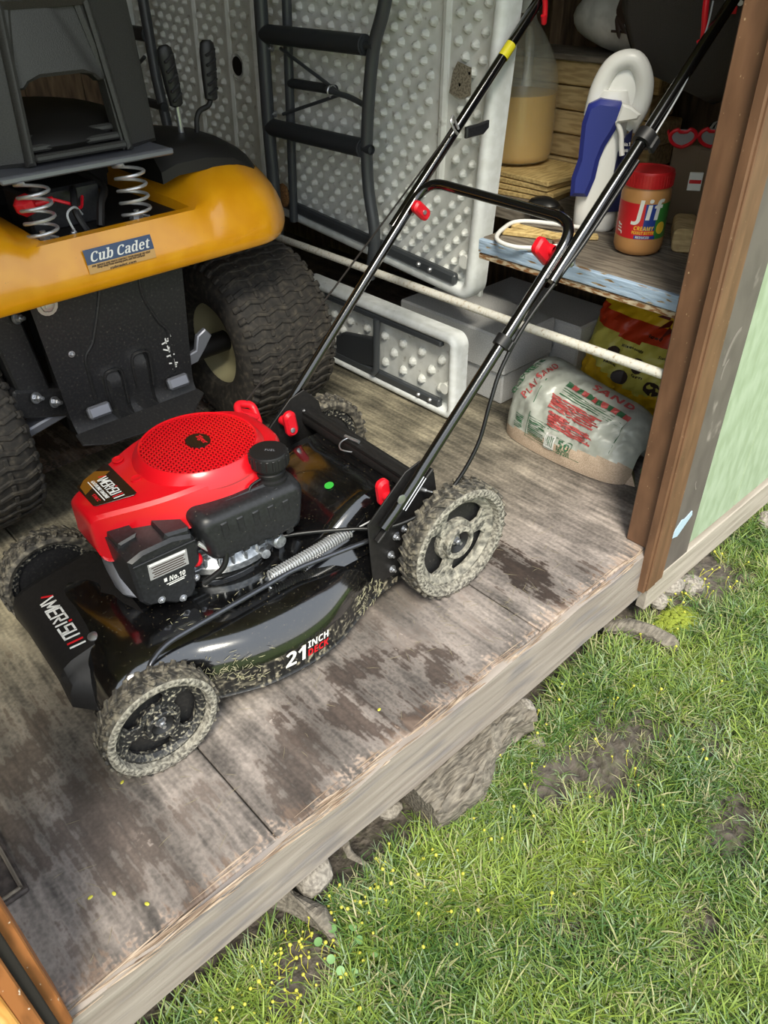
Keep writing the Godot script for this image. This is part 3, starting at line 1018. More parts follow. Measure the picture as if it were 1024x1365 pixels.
	# ---- rear flap
	var fp := B.new()
	fp.tube([Vector3(0.352, 0.268, -0.225), Vector3(0.356, 0.268, 0.195)], 0.021, 14)
	fp.loft([PackedVector3Array([Vector3(0.335, 0.282, -0.215), Vector3(0.335, 0.282, 0.19), Vector3(0.372, 0.278, 0.19), Vector3(0.372, 0.278, -0.215)]), PackedVector3Array([Vector3(0.335, 0.289, -0.215), Vector3(0.335, 0.289, 0.19), Vector3(0.376, 0.282, 0.19), Vector3(0.376, 0.282, -0.215)])])
	fp.add(B.new().box(Vector3(0.415, 0.18, -0.012), Vector3(0.006, 0.20, 0.40), 0.002, Basis(Vector3(0, 0, 1), 0.42)))
	var flap := obj("rear_flap", fp, M.matte_black, t)
	var hk := B.new()
	hk.tube(curve([Vector3(0.318, 0.285, 0.012), Vector3(0.305, 0.286, -0.012), Vector3(0.318, 0.290, -0.03), Vector3(0.345, 0.292, -0.03), Vector3(0.345, 0.292, -0.005)], 6), 0.0017, 8)
	hk.tube([Vector3(0.34, 0.293, -0.042), Vector3(0.348, 0.293, 0.0)], 0.004, 10)
	obj("wire_hook", hk, M.zinc, flap)
	obj("wire_hook", B.new().tube(curve([Vector3(0.325, 0.285, -0.245), Vector3(0.335, 0.295, -0.225), Vector3(0.34, 0.292, -0.20), Vector3(0.33, 0.29, -0.215)], 5), 0.0018, 8), M.zinc, flap)
	# ---- engine
	var base := B.new()
	base.lathe([Vector2(0.115, 0.178), Vector2(0.128, 0.184), Vector2(0.13, 0.20), Vector2(0.118, 0.212), Vector2(0.105, 0.23), Vector2(0.10, 0.29), Vector2(0.0, 0.30)], 40, Transform3D(Basis(), Vector3(-0.005, 0, -0.045)))
	for k in 9:
		var a := -0.9 + k * 0.22
		base.box(Vector3(-0.005 + 0.118 * sin(a), 0.208, -0.045 + 0.118 * cos(a)), Vector3(0.008, 0.03, 0.022), 0.003, Basis(Vector3.UP, a))
	base.box(Vector3(0.075, 0.222, 0.055), Vector3(0.06, 0.03, 0.04), 0.006, Basis(Vector3.UP, 0.5))
	base.add(B.new().lathe([Vector2(0.016, 0), Vector2(0.016, 0.03), Vector2(0.012, 0.034), Vector2(0, 0.034)], 16, along(Vector3(0.062, 0.212, 0.065), Vector3(0.1, 0.1, 1))))
	base.add(B.new().lathe([Vector2(0.010, 0), Vector2(0.010, 0.016), Vector2(0, 0.018)], 12, along(Vector3(0.032, 0.196, 0.078), Vector3(-0.1, 0.2, 1))))
	base.box(Vector3(-0.10, 0.235, -0.01), Vector3(0.10, 0.09, 0.10), 0.01)
	for k in 6:
		base.box(Vector3(-0.11, 0.20 + k * 0.015, -0.01), Vector3(0.12, 0.004, 0.12), 0.001)
	obj("crankcase", base, M.cast_alloy, t, 35.0)
	# grey heat shield under the nose
	var hs := B.new()
	var hsr := []
	for q in [[0.285, -0.222, 0.0], [0.255, -0.232, 0.01], [0.22, -0.236, 0.03], [0.19, -0.234, 0.05], [0.182, -0.226, 0.055]]:
		var ring := PackedVector3Array()
		for p in [[-0.115, 0.02], [-0.10, -0.004], [-0.075, -0.008], [-0.045, -0.006], [-0.03, 0.006], [-0.03, 0.03], [-0.10, 0.035]]:
			ring.append(Vector3(q[1] + p[1], q[0], p[0] + q[2]))
		hsr.append(ring)
	hsr.reverse()

	hs.loft(hsr)
	obj("heat_shield", hs, M.grey_metal, t, 50.0)
	# red shroud
	var sh := B.new()
	var sr := []
	for q in [[-0.256, 0.032, 0.036, 0.338, 0.300, -0.070], [-0.254, 0.045, 0.045, 0.352, 0.282, -0.070], [-0.246, 0.050, 0.054, 0.360, 0.266, -0.070], [-0.225, 0.060, 0.068, 0.364, 0.268, -0.071], [-0.15, 0.094, 0.106, 0.372, 0.300, -0.074], [-0.09, 0.116, 0.132, 0.380, 0.312, -0.076], [-0.03, 0.126, 0.142, 0.385, 0.322, -0.077], [0.04, 0.126, 0.142, 0.386, 0.330, -0.078], [0.09, 0.114, 0.130, 0.384, 0.334, -0.082], [0.13, 0.094, 0.110, 0.379, 0.330, -0.088], [0.16, 0.066, 0.080, 0.370, 0.320, -0.094], [0.172, 0.04, 0.05, 0.352, 0.315, -0.098]]:
		var cz: float = q[5]
		var ring := PackedVector3Array()
		var tw: float = q[1]
		var bw: float = q[2]
		var yt: float = q[3]
		var yb: float = q[4]
		for p in [[-tw * 0.5, yt + 0.003], [0.0, yt + 0.004], [tw * 0.5, yt + 0.003], [tw - 0.008, yt], [tw, yt - 0.006], [lerpf(tw, bw, 0.55), lerpf(yt, yb, 0.5)], [bw, yb + 0.006], [bw + 0.004, yb], [bw - 0.006, yb - 0.001], [-bw + 0.006, yb - 0.001], [-bw - 0.004, yb], [-bw, yb + 0.006], [-lerpf(tw, bw, 0.55), lerpf(yt, yb, 0.5)], [-tw, yt - 0.006], [-tw + 0.008, yt]]:
			ring.append(Vector3(q[0], p[1], cz + p[0]))
		sr.append(ring)
	# finer rings between
	var fine := []
	for i in sr.size() - 1:
		for k in 3:
			var ring := PackedVector3Array()
			for j in sr[0].size():
				var p1: Vector3 = sr[i][j]
				var p2: Vector3 = sr[i + 1][j]
				ring.append(p1.cubic_interpolate(p2, sr[maxi(i - 1, 0)][j], sr[mini(i + 2, sr.size() - 1)][j], k / 3.0))
			fine.append(ring)
	fine.append(sr[-1])
	sh.loft(fine)
	var dc := Vector3(0.003, 0.0, -0.075)
	sh.lathe([Vector2(0.135, 0.370), Vector2(0.130, 0.384), Vector2(0.1225, 0.394), Vector2(0.119, 0.3985), Vector2(0.1165, 0.4005), Vector2(0.113, 0.399), Vector2(0.112, 0.394), Vector2(0.0, 0.394)], 64, Transform3D(Basis(), dc))
	var shroud := obj("engine_shroud", sh, M.red_plastic, t, 27.0)
	var gr := B.new()
	for k in range(-13, 14):
		for a in [PI / 3, -PI / 3]:
			var o: float = k * 0.0083
			var l := sqrt(maxf(0.112 * 0.112 - o * o, 0.0))
			if l < 0.012: continue
			var d := Vector3(cos(a + 0.4), 0, sin(a + 0.4))
			var nn := Vector3(-d.z, 0, d.x)
			gr.box(dc + nn * o + Vector3(0, 0.3975, 0), Vector3(l * 2, 0.004, 0.0034), 0.0008, Basis(d, Vector3.UP, d.cross(Vector3.UP)))
	obj("recoil_grille", gr, M.red_plastic, shroud)
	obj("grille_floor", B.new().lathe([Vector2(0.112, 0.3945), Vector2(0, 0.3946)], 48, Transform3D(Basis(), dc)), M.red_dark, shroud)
	var em := B.new().lathe([Vector2(0.0245, 0.398), Vector2(0.024, 0.4012), Vector2(0, 0.4014)], 32, Transform3D(Basis.from_scale(Vector3(1.0, 1, 1.15)), Vector3(0.004, 0, -0.076)))
	obj("emblem", em, M.sticker_black, shroud)
	obj("emblem_script", letters("Tiger", 0.010, on_top(0.004, 0.4017, -0.076), true, 0.25, 0.036, 0.0006, true), M.red_ink, shroud)
	for q in [[-0.136, -0.152], [-0.138, -0.066]]:
		obj("rivet_dimple", B.new().lathe([Vector2(0.0115, 0.0), Vector2(0.0115, 0.0022), Vector2(0.009, 0.0026), Vector2(0.006, 0.0008), Vector2(0, 0.0005)], 20, along(Vector3(q[0], 0.3775, q[1]), Vector3(-0.1, 1, 0))), M.red_plastic, shroud)
	var stx := frame(Vector3(-0.194, 0.3722, -0.0855), Vector3(0, 0, 1), Vector3(1, 0.115, 0))
	var stp := PackedVector2Array([Vector2(-0.045, -0.036), Vector2(-0.040, -0.039), Vector2(0.036, -0.039), Vector2(0.042, -0.035), Vector2(0.066, 0.030), Vector2(0.062, 0.037), Vector2(-0.066, 0.037), Vector2(-0.071, 0.030)])
	var stk := obj("nose_sticker", B.new().prism(stp, 0.0012, stx, 0.0003), M.sticker_black, shroud)
	obj("amber_stripe", B.new().prism(PackedVector2Array([Vector2(-0.062, 0.008), Vector2(-0.052, -0.020), Vector2(-0.036, -0.034), Vector2(-0.005, -0.036), Vector2(-0.03, 0.005), Vector2(-0.04, 0.03)]), 0.0004, stx * Transform3D(Basis(), Vector3(0, 0, 0.0008)), 0.0), M.olive_amber, shroud)
	amerisun(shroud, stx * Transform3D(Basis(), Vector3(0.006, 0.008, 0.0011)), 0.088, 0.018)
	obj("lettering", letters("GASOLINE ENGINE", 0.0065, stx * Transform3D(Basis(), Vector3(0.0, -0.0125, 0.0009)), true, 0.1, 0.072), M.white_ink, shroud)
	obj("underline", B.new().box(stx * Vector3(0.0, -0.0165, 0.001), Vector3(0.078, 0.002, 0.0006), 0.0001, stx.basis), M.white_ink, shroud)
	obj("lettering", letters("170CC", 0.006, stx * Transform3D(Basis(), Vector3(0.018, -0.028, 0.0009)), true, 0.2, 0.028), M.red_ink, shroud)
	# ---- recoil handle on the far rear of the shroud
	var rh := B.new()
	var rpath := rounded([Vector3(0.150, 0.350, -0.165), Vector3(0.165, 0.372, -0.205), Vector3(0.205, 0.356, -0.205), Vector3(0.196, 0.322, -0.165), Vector3(0.150, 0.350, -0.165)], 0.015, 5)
	rh.tube(rpath, 0.0085, 12)
	rh.box(Vector3(0.178, 0.350, -0.186), Vector3(0.045, 0.012, 0.04), 0.004, Basis(Vector3(0, 0, 1), -0.5))
	obj("recoil_handle", rh, M.red_knob, t)
	# ---- fuel tank
	var ft := B.new()
	var fr := []
	for q in [[-0.03, 0.0, 0.0], [0.062, 0.0, 0.0], [0.088, 0.003, 0.0], [0.099, 0.009, 0.004], [0.104, 0.018, 0.010]]:
		var ring := PackedVector3Array()
		for p in rrect(0.236 - q[1] * 2, 0.112 - q[1] * 2, 0.022 - q[2] * 0.5, 5):
			ring.append(Vector3(0.016 + p.x + (0.012 if p.y < 0 else 0.0) * signf(-p.x), 0.290 + p.y - 0.012 * ((p.x - 0.0) / 0.118) * 0.4, q[0] + (0.004 if p.y < 0 else 0.0)))
		fr.append(ring)
	ft.loft(fr)
	for k in 5:
		ft.box(Vector3(-0.052 + k * 0.034, 0.286 - 0.003 * k, 0.1035), Vector3(0.017, 0.085, 0.006), 0.0028, Basis(Vector3(0, 0, 1), 0.06))
	ft.box(Vector3(0.016, 0.341, 0.04), Vector3(0.17, 0.012, 0.07), 0.005)
	var tank := obj("fuel_tank", ft, M.black_plastic, t, 38.0)
	var nk := Vector3(0.085, 0.335, 0.055)
	var nb := B.new()
	nb.lathe([Vector2(0.032, 0.0), Vector2(0.032, 0.012), Vector2(0.027, 0.014), Vector2(0.027, 0.02), Vector2(0.0295, 0.022), Vector2(0.0295, 0.027), Vector2(0.027, 0.029), Vector2(0.027, 0.036), Vector2(0.031, 0.038), Vector2(0.031, 0.042), Vector2(0, 0.042)], 32, Transform3D(Basis(), nk))
	obj("filler_neck", nb, M.cap_black, tank)
	var cp := B.new()
	cp.lathe([Vector2(0.0365, 0.040), Vector2(0.0385, 0.043), Vector2(0.0385, 0.066), Vector2(0.036, 0.071), Vector2(0.030, 0.0725), Vector2(0.0, 0.0725)], 48, Transform3D(Basis(), nk))
	for k in 20:
		var a := TAU * k / 20.0
		cp.box(nk + Vector3(0.0385 * cos(a), 0.056, 0.0385 * sin(a)), Vector3(0.003, 0.022, 0.006), 0.001, Basis(Vector3.UP, -a))
	obj("fuel_cap", cp, M.cap_black, tank)
	obj("cap_print", letters("FUEL", 0.006, frame(nk + Vector3(0.0, 0.0728, 0.006), Vector3(0.7, 0, 0.7), Vector3(0.7, 0, -0.7)), true, 0, 0.02), M.grey_metal, tank)
	obj("cap_tether", B.new().tube(curve([nk + Vector3(-0.03, 0.022, 0.01), nk + Vector3(-0.055, 0.016, 0.012), nk + Vector3(-0.062, -0.002, 0.02), nk + Vector3(-0.045, -0.004, 0.03), nk + Vector3(-0.01, 0.004, 0.034)], 6), 0.0028, 8), M.cable_black, tank)
	# ---- air filter box
	var af := B.new()
	var fpoly := PackedVector2Array([Vector2(-0.238, 0.318), Vector2(-0.234, 0.222), Vector2(-0.222, 0.204), Vector2(-0.19, 0.194), Vector2(-0.168, 0.178), Vector2(-0.134, 0.178), Vector2(-0.122, 0.198), Vector2(-0.118, 0.24), Vector2(-0.106, 0.25), Vector2(-0.103, 0.298), Vector2(-0.112, 0.318), Vector2(-0.15, 0.329), Vector2(-0.21, 0.328)])
	af.prism(fpoly, 0.115, Transform3D(Basis(), Vector3(0, 0, 0.0295)), 0.006)
	af.prism(PackedVector2Array([Vector2(-0.165, 0.318), Vector2(-0.108, 0.306), Vector2(-0.112, 0.331), Vector2(-0.158, 0.338)]), 0.10, Transform3D(Basis(), Vector3(0, 0, 0.03)), 0.005)
	af.prism(PackedVector2Array([Vector2(-0.236, 0.312), Vector2(-0.20, 0.32), Vector2(-0.195, 0.336), Vector2(-0.232, 0.330)]), 0.07, Transform3D(Basis(), Vector3(0, 0, 0.005)), 0.004)
	af.box(Vector3(-0.171, 0.306, 0.0885), Vector3(0.125, 0.004, 0.004), 0.001)
	var filt := obj("air_filter_box", af, M.black_plastic, t, 30.0)
	obj("warning_label", B.new().box(Vector3(-0.168, 0.278, 0.0872), Vector3(0.078, 0.036, 0.0006), 0.0001, Basis(Vector3(0, 0, 1), -0.03)), M.sticker_grey, filt)
	var lb := B.new()
	lb.box(Vector3(-0.168, 0.2925, 0.0876), Vector3(0.072, 0.005, 0.0006), 0.0001, Basis(Vector3(0, 0, 1), -0.03))
	obj("label_bar", lb, M.white_ink, filt)
	var ll := B.new()
	for k in 5:
		ll.box(Vector3(-0.168, 0.2855 - k * 0.0052, 0.0876), Vector3(0.066 - 0.006 * (k % 2), 0.0022, 0.0006), 0.0001, Basis(Vector3(0, 0, 1), -0.03))
	obj("label_lines", ll, M.ink_dark, filt)
	obj("model_print", letters("No.10", 0.0105, frame(Vector3(-0.157, 0.240, 0.0871), Vector3(1, -0.03, 0), Vector3(0.03, 1, 0)), true, 0.15, 0.032), M.white_ink, filt)
	var mb := B.new()
	mb.box(Vector3(-0.160, 0.2365, 0.0873), Vector3(0.04, 0.0014, 0.0006), 0.0001)
	mb.box(Vector3(-0.160, 0.2325, 0.0873), Vector3(0.032, 0.0022, 0.0006), 0.0001)
	mb.box(Vector3(-0.180, 0.2475, 0.0873), Vector3(0.006, 0.008, 0.0006), 0.0001)
	obj("print_lines", mb, M.white_ink, filt)
	for p in [Vector3(-0.196, 0.207, 0.086), Vector3(-0.155, 0.187, 0.086), Vector3(-0.118, 0.212, 0.078)]:
		obj("cover_screw", bolt(p, Vector3(0, 0, 1), 0.0052, 0.005), M.zinc, filt)
	obj("primer_bulb", B.new().lathe([Vector2(0.014, 0), Vector2(0.0145, 0.012), Vector2(0.012, 0.020), Vector2(0.006, 0.024), Vector2(0, 0.025)], 20, along(Vector3(-0.117, 0.246, 0.062), Vector3(0.75, 0, 0.65))), M.red_knob, filt)
	var hose := B.new()
	hose.tube(curve([Vector3(-0.085, 0.30, 0.09), Vector3(-0.06, 0.27, 0.10), Vector3(-0.07, 0.23, 0.105), Vector3(-0.11, 0.20, 0.09)], 8), 0.006, 10)
	obj("fuel_hose", hose, M.cable_black, t)
	var tube2 := B.new()
	tube2.tube([Vector3(-0.10, 0.285, 0.075), Vector3(-0.07, 0.25, 0.09)], 0.005, 10)
	obj("breather_pipe", tube2, M.steel, t)
	# ---- height rod and spring along the near side
	var rod := B.new()
	rod.tube(rounded([Vector3(-0.30, 0.130, 0.215), Vector3(-0.285, 0.178, 0.196), Vector3(-0.24, 0.188, 0.176), Vector3(0.05, 0.188, 0.158), Vector3(0.262, 0.194, 0.196), Vector3(0.285, 0.190, 0.207)], 0.03, 6), 0.0052, 12)
	obj("height_rod", rod, M.tube_steel if M.has("tube_steel") else mat("tube_steel", c8(86, 88, 94), 0.28, 0.8), t)
	var sp := B.new()
	sp.tube(helix(Vector3(0.005, 0.187, 0.145), Vector3(0.200, 0.202, 0.148), 0.0115, 32, 9), 0.0023, 6)
	sp.tube(curve([Vector3(0.200, 0.197, 0.150), Vector3(0.22, 0.205, 0.153), Vector3(0.252, 0.222, 0.170), Vector3(0.262, 0.232, 0.19)], 4), 0.002, 6)
	sp.tube(curve([Vector3(0.005, 0.184, 0.147), Vector3(-0.006, 0.178, 0.153), Vector3(-0.004, 0.172, 0.160)], 4), 0.002, 6)
	obj("tension_spring", sp, M.steel, t)
	# ---- handle
	var lowp := []
	for q in [[0.232, 0.238, 0.222], [0.30, 0.300, 0.222], [0.742, 0.742, 0.222], [0.742, 0.742, -0.222], [0.30, 0.300, -0.222], [0.232, 0.238, -0.222]]:
		lowp.append(Vector3(q[0], q[1], q[2]))
	var lh := obj("lower_handle", B.new().tube(rounded(lowp, 0.06, 8), 0.0115, 16), M.tube_black, t)
	for s: float in [1.0, -1.0]:
		var up := B.new()
		up.tube([Vector3(0.655, 0.648, 0.242 * s), Vector3(0.80, 0.788, 0.240 * s), Vector3(1.26, 1.228, 0.236 * s)], 0.0122, 16)
		obj("upper_handle", up, M.tube_black, t)
		var kp := Vector3(0.692, 0.690, 0.238 * s)
		obj("handle_bolt", B.new().lathe([Vector2(0.0095, 0), Vector2(0.0095, 0.001), Vector2(0.006, 0.004), Vector2(0, 0.005)], 18, along(kp + Vector3(0.01, -0.012, 0.012), Vector3(0.1, -0.1, 1))), M.zinc, t)
		var kn := B.new()
		kn.prism(rrect(0.056, 0.028, 0.0115, 5) if s < 0 else rrect(0.070, 0.036, 0.012, 5), 0.02, frame(Vector3(0.700 if s < 0 else 0.688, 0.688, 0.222 * s + (-0.034 if s > 0 else 0.028)), Vector3(0.75, -0.66, 0), Vector3(0.66, 0.75, 0)), 0.005)
		kn.add(B.new().lathe([Vector2(0.012, -0.016), Vector2(0.011, 0.0)], 14, along(Vector3(0.70, 0.690, 0.222 * s + (-0.016 if s > 0 else 0.02)), Vector3(0, 0, 1))))
		obj("clamp_knob", kn, M.red_knob, t)
		obj("knob_bolt", B.new().lathe([Vector2(0.0055, 0), Vector2(0.005, 0.003), Vector2(0, 0.0035)], 12, along(Vector3(0.702, 0.686, 0.222 * s + (-0.012 if s > 0 else 0.0385)), Vector3(0, 0, 1))), M.zinc, t)
		# knob at the foot of the handle
		var fk := B.new()
		var ky := 0.285 if s > 0 else 0.300
		fk.prism(rrect(0.064, 0.031, 0.014, 5), 0.02, frame(Vector3(0.272, ky, 0.205 * s + (-0.03 if s > 0 else 0.045)), Vector3(-0.12, 1, 0.0), Vector3(-1, -0.12, 0.0)), 0.006)
		fk.add(B.new().lathe([Vector2(0.011, 0.0), Vector2(0.010, 0.03)], 14, along(Vector3(0.272, ky - 0.005, 0.205 * s + (-0.028 if s > 0 else 0.01)), Vector3(0, 0, 1))))
		obj("foot_knob", fk, M.red_knob, t)
		obj("foot_bolt", B.new().lathe([Vector2(0.0065 if s < 0 else 0.0105, 0), Vector2(0.006 if s < 0 else 0.010, 0.002), Vector2(0, 0.004)], 18, along(Vector3(0.270, ky - 0.012 if s < 0 else 0.300, 0.205 * s + (0.030 if s > 0 else 0.056)), Vector3(0, 0, 1))), M.zinc, t)
	for k in 2:
		var o := Vector3(0.275 + 0.006 * k, 0.272 - 0.006 * k, 0.2345)
		obj("slot_edge", B.new().tube([o, o + Vector3(0.055, 0.055, 0.0)], 0.0013, 6), M.zinc, t)
	# red bail levers near the top
	for s: float in [1.0, -1.0]:
		var x := 1.060 if s > 0 else 1.082
		obj("bail_lever", B.new().tube(curve([Vector3(x + 0.008, x - 0.035, 0.212 * s), Vector3(x + 0.016, x - 0.050, 0.215 * s), Vector3(x + 0.014, x - 0.02, 0.214 * s), Vector3(x + 0.005, x + 0.03, 0.212 * s), Vector3(x + 0.02, x + 0.10, 0.205 * s)], 5), 0.0062, 10), M.red_knob, t)
	# clip and cable guide on the far tube
	var gd := B.new()
	gd.tube(curve([Vector3(0.838, 0.828, -0.222), Vector3(0.82, 0.84, -0.215), Vector3(0.808, 0.858, -0.215), Vector3(0.82, 0.868, -0.222), Vector3(0.834, 0.852, -0.226), Vector3(0.842, 0.838, -0.224)], 5), 0.003, 8)
	obj("rope_guide", gd, M.steel, t)
	var wn := B.new().prism(PackedVector2Array([Vector2(-0.012, -0.012), Vector2(0.045, -0.010), Vector2(0.062, 0.002), Vector2(0.062, 0.018), Vector2(0.03, 0.014), Vector2(-0.012, 0.012)]), 0.012, Transform3D(Basis(), Vector3(0.858, 0.832, -0.205)), 0.003)
	obj("guide_nut", wn, M.black_plastic, t)
	obj("yellow_tag", B.new().lathe([Vector2(0.0128, -0.018), Vector2(0.0128, 0.018)], 16, along(Vector3(1.002, 0.981, -0.237), Vector3(1.0, 0.96, 0))), M.yellow_tag, t)
	# clamps on the near tube
	var cl := B.new()
	cl.lathe([Vector2(0.012, -0.012), Vector2(0.017, -0.011), Vector2(0.017, 0.011), Vector2(0.012, 0.012)], 18, along(Vector3(0.548, 0.548, 0.222), Vector3(1, 1, 0)))
	cl.box(Vector3(0.556, 0.540, 0.236), Vector3(0.022, 0.012, 0.010), 0.002, Basis(Vector3(0, 0, 1), 0.78))
	obj("cable_clip", cl, M.cap_black, t)
	var cl2 := B.new()
	cl2.lathe([Vector2(0.0125, -0.013), Vector2(0.02, -0.012), Vector2(0.02, 0.012), Vector2(0.0125, 0.013)], 18, along(Vector3(0.893, 0.876, 0.240), Vector3(1, 0.96, 0)))
	cl2.box(Vector3(0.90, 0.866, 0.258), Vector3(0.03, 0.02, 0.012), 0.003, Basis(Vector3(0, 0, 1), 0.78))
	obj("cable_clip", cl2, M.cap_black, t)
	# brake cable
	var cb := []
	for q in [[0.06, 0.222, 0.085], [0.12, 0.222, 0.115], [0.20, 0.220, 0.165], [0.255, 0.224, 0.212], [0.33, 0.238, 0.235], [0.405, 0.276, 0.245], [0.462, 0.355, 0.252], [0.498, 0.440, 0.246], [0.535, 0.505, 0.238], [0.60, 0.588, 0.240], [0.72, 0.710, 0.256], [0.86, 0.842, 0.256]]:
		cb.append(Vector3(q[0], q[1], q[2]))
	obj("brake_cable", B.new().tube(curve(cb, 8), 0.0042, 10), M.cable_black, t)
	obj("cable_wire", B.new().tube(curve([Vector3(0.90, 0.885, 0.258), Vector3(0.985, 0.965, 0.25), Vector3(1.05, 1.04, 0.232), Vector3(1.075, 1.09, 0.22)], 6), 0.0017, 6), M.silver_ink, t)
	# starter rope from the guide to the engine
	obj("starter_rope", B.new().tube([Vector3(0.185, 0.365, -0.205), Vector3(0.45, 0.562, -0.207), Vector3(0.822, 0.848, -0.216)], 0.0022, 6), M.dark_gap, t)
	# ---- side decal
	var dx := frame(Vector3(0.0, 0.0785, 0.2645), Vector3(1, 0, 0.0), Vector3(0, 1, -0.05))
	var dbend := func(p: Vector3) -> Vector3:
		var q := p
		q.z -= 0.9 * (p.x - 0.012) * (p.x - 0.012)
		return q
	obj("deck_decal", letters("21", 0.034, dx * Transform3D(Basis(), Vector3(-0.028, -0.018, 0.0)), true, 0.15, 0.044).warp(dbend), M.white_ink, t).set_meta("label", "white number 21 on the deck side")
	obj("deck_decal", letters("INCH", 0.0155, dx * Transform3D(Basis(), Vector3(0.028, 0.0035, 0.0)), true, 0.15, 0.050).warp(dbend), M.white_ink, t).set_meta("label", "white word INCH")
	obj("deck_decal", letters("DECK", 0.0155, dx * Transform3D(Basis(), Vector3(0.026, -0.0165, 0.0)), true, 0.15, 0.050).warp(dbend), M.red_ink, t).set_meta("label", "red word DECK")
	# dry clippings stuck to the deck
	var mm := MultiMesh.new()
	mm.transform_format = MultiMesh.TRANSFORM_3D
	mm.use_colors = true
	var straw := B.new()
	straw.tube([Vector3(-0.5, 0, 0), Vector3(0, 0.06, 0.03), Vector3(0.5, 0, 0)], [0.02, 0.05, 0.02], 4)
	mm.mesh = straw.mesh()
	mm.instance_count = 300
	for k in 300:
		var p := Vector3()
		var pick := rng.randf()
		var tiltn := Vector3.UP
		if pick < 0.55:   # caked by the front wheel
			var x := clampf(rng.randfn(-0.16, 0.035), -0.24, -0.05)
			var y := clampf(rng.randfn(0.085, 0.022), 0.045, 0.15)
			var zz := 0.205 + 0.055 * smoothstep(-0.22, -0.05, x) + 0.003
			p = Vector3(x, y, zz - 0.012 * smoothstep(0.09, 0.14, y))
			tiltn = Vector3(-0.3, 0.25, 1)
		elif pick < 0.82:
			p = Vector3(rng.randf_range(0.15, 0.24), rng.randf_range(0.045, 0.11), 0.0)
			p.z = lerpf(0.232, 0.203, (p.x - 0.15) / 0.09)
			tiltn = Vector3(0.3, 0.2, 1)
		else:
			p = Vector3(rng.randf_range(-0.2, 0.22), 0.170, rng.randf_range(0.10, 0.155))
			if p.x > 0.1: p.y = 0.166
		tiltn = tiltn.normalized()
		var tx := tiltn.cross(Vector3(rng.randf_range(-1, 1), rng.randf_range(-1, 1), rng.randf_range(-1, 1))).normalized()
		var l := rng.randf_range(0.004, 0.016)
		mm.set_instance_transform(k, Transform3D(Basis(tx * l, tiltn * 0.012, tx.cross(tiltn) * 0.012), p + tiltn * 0.001))
		mm.set_instance_color(k, Color(0.30, 0.28, 0.20).lerp(Color(0.40, 0.38, 0.22), rng.randf()))
	var mi := MultiMeshInstance3D.new()
	mi.name = "dry_clippings"
	mi.multimesh = mm
	var sm := mat("straw", Color.WHITE, 0.8)
	sm.vertex_color_use_as_albedo = true
	mi.material_override = sm
	mi.set_meta("kind", "stuff")
	t.add_child(mi, true)


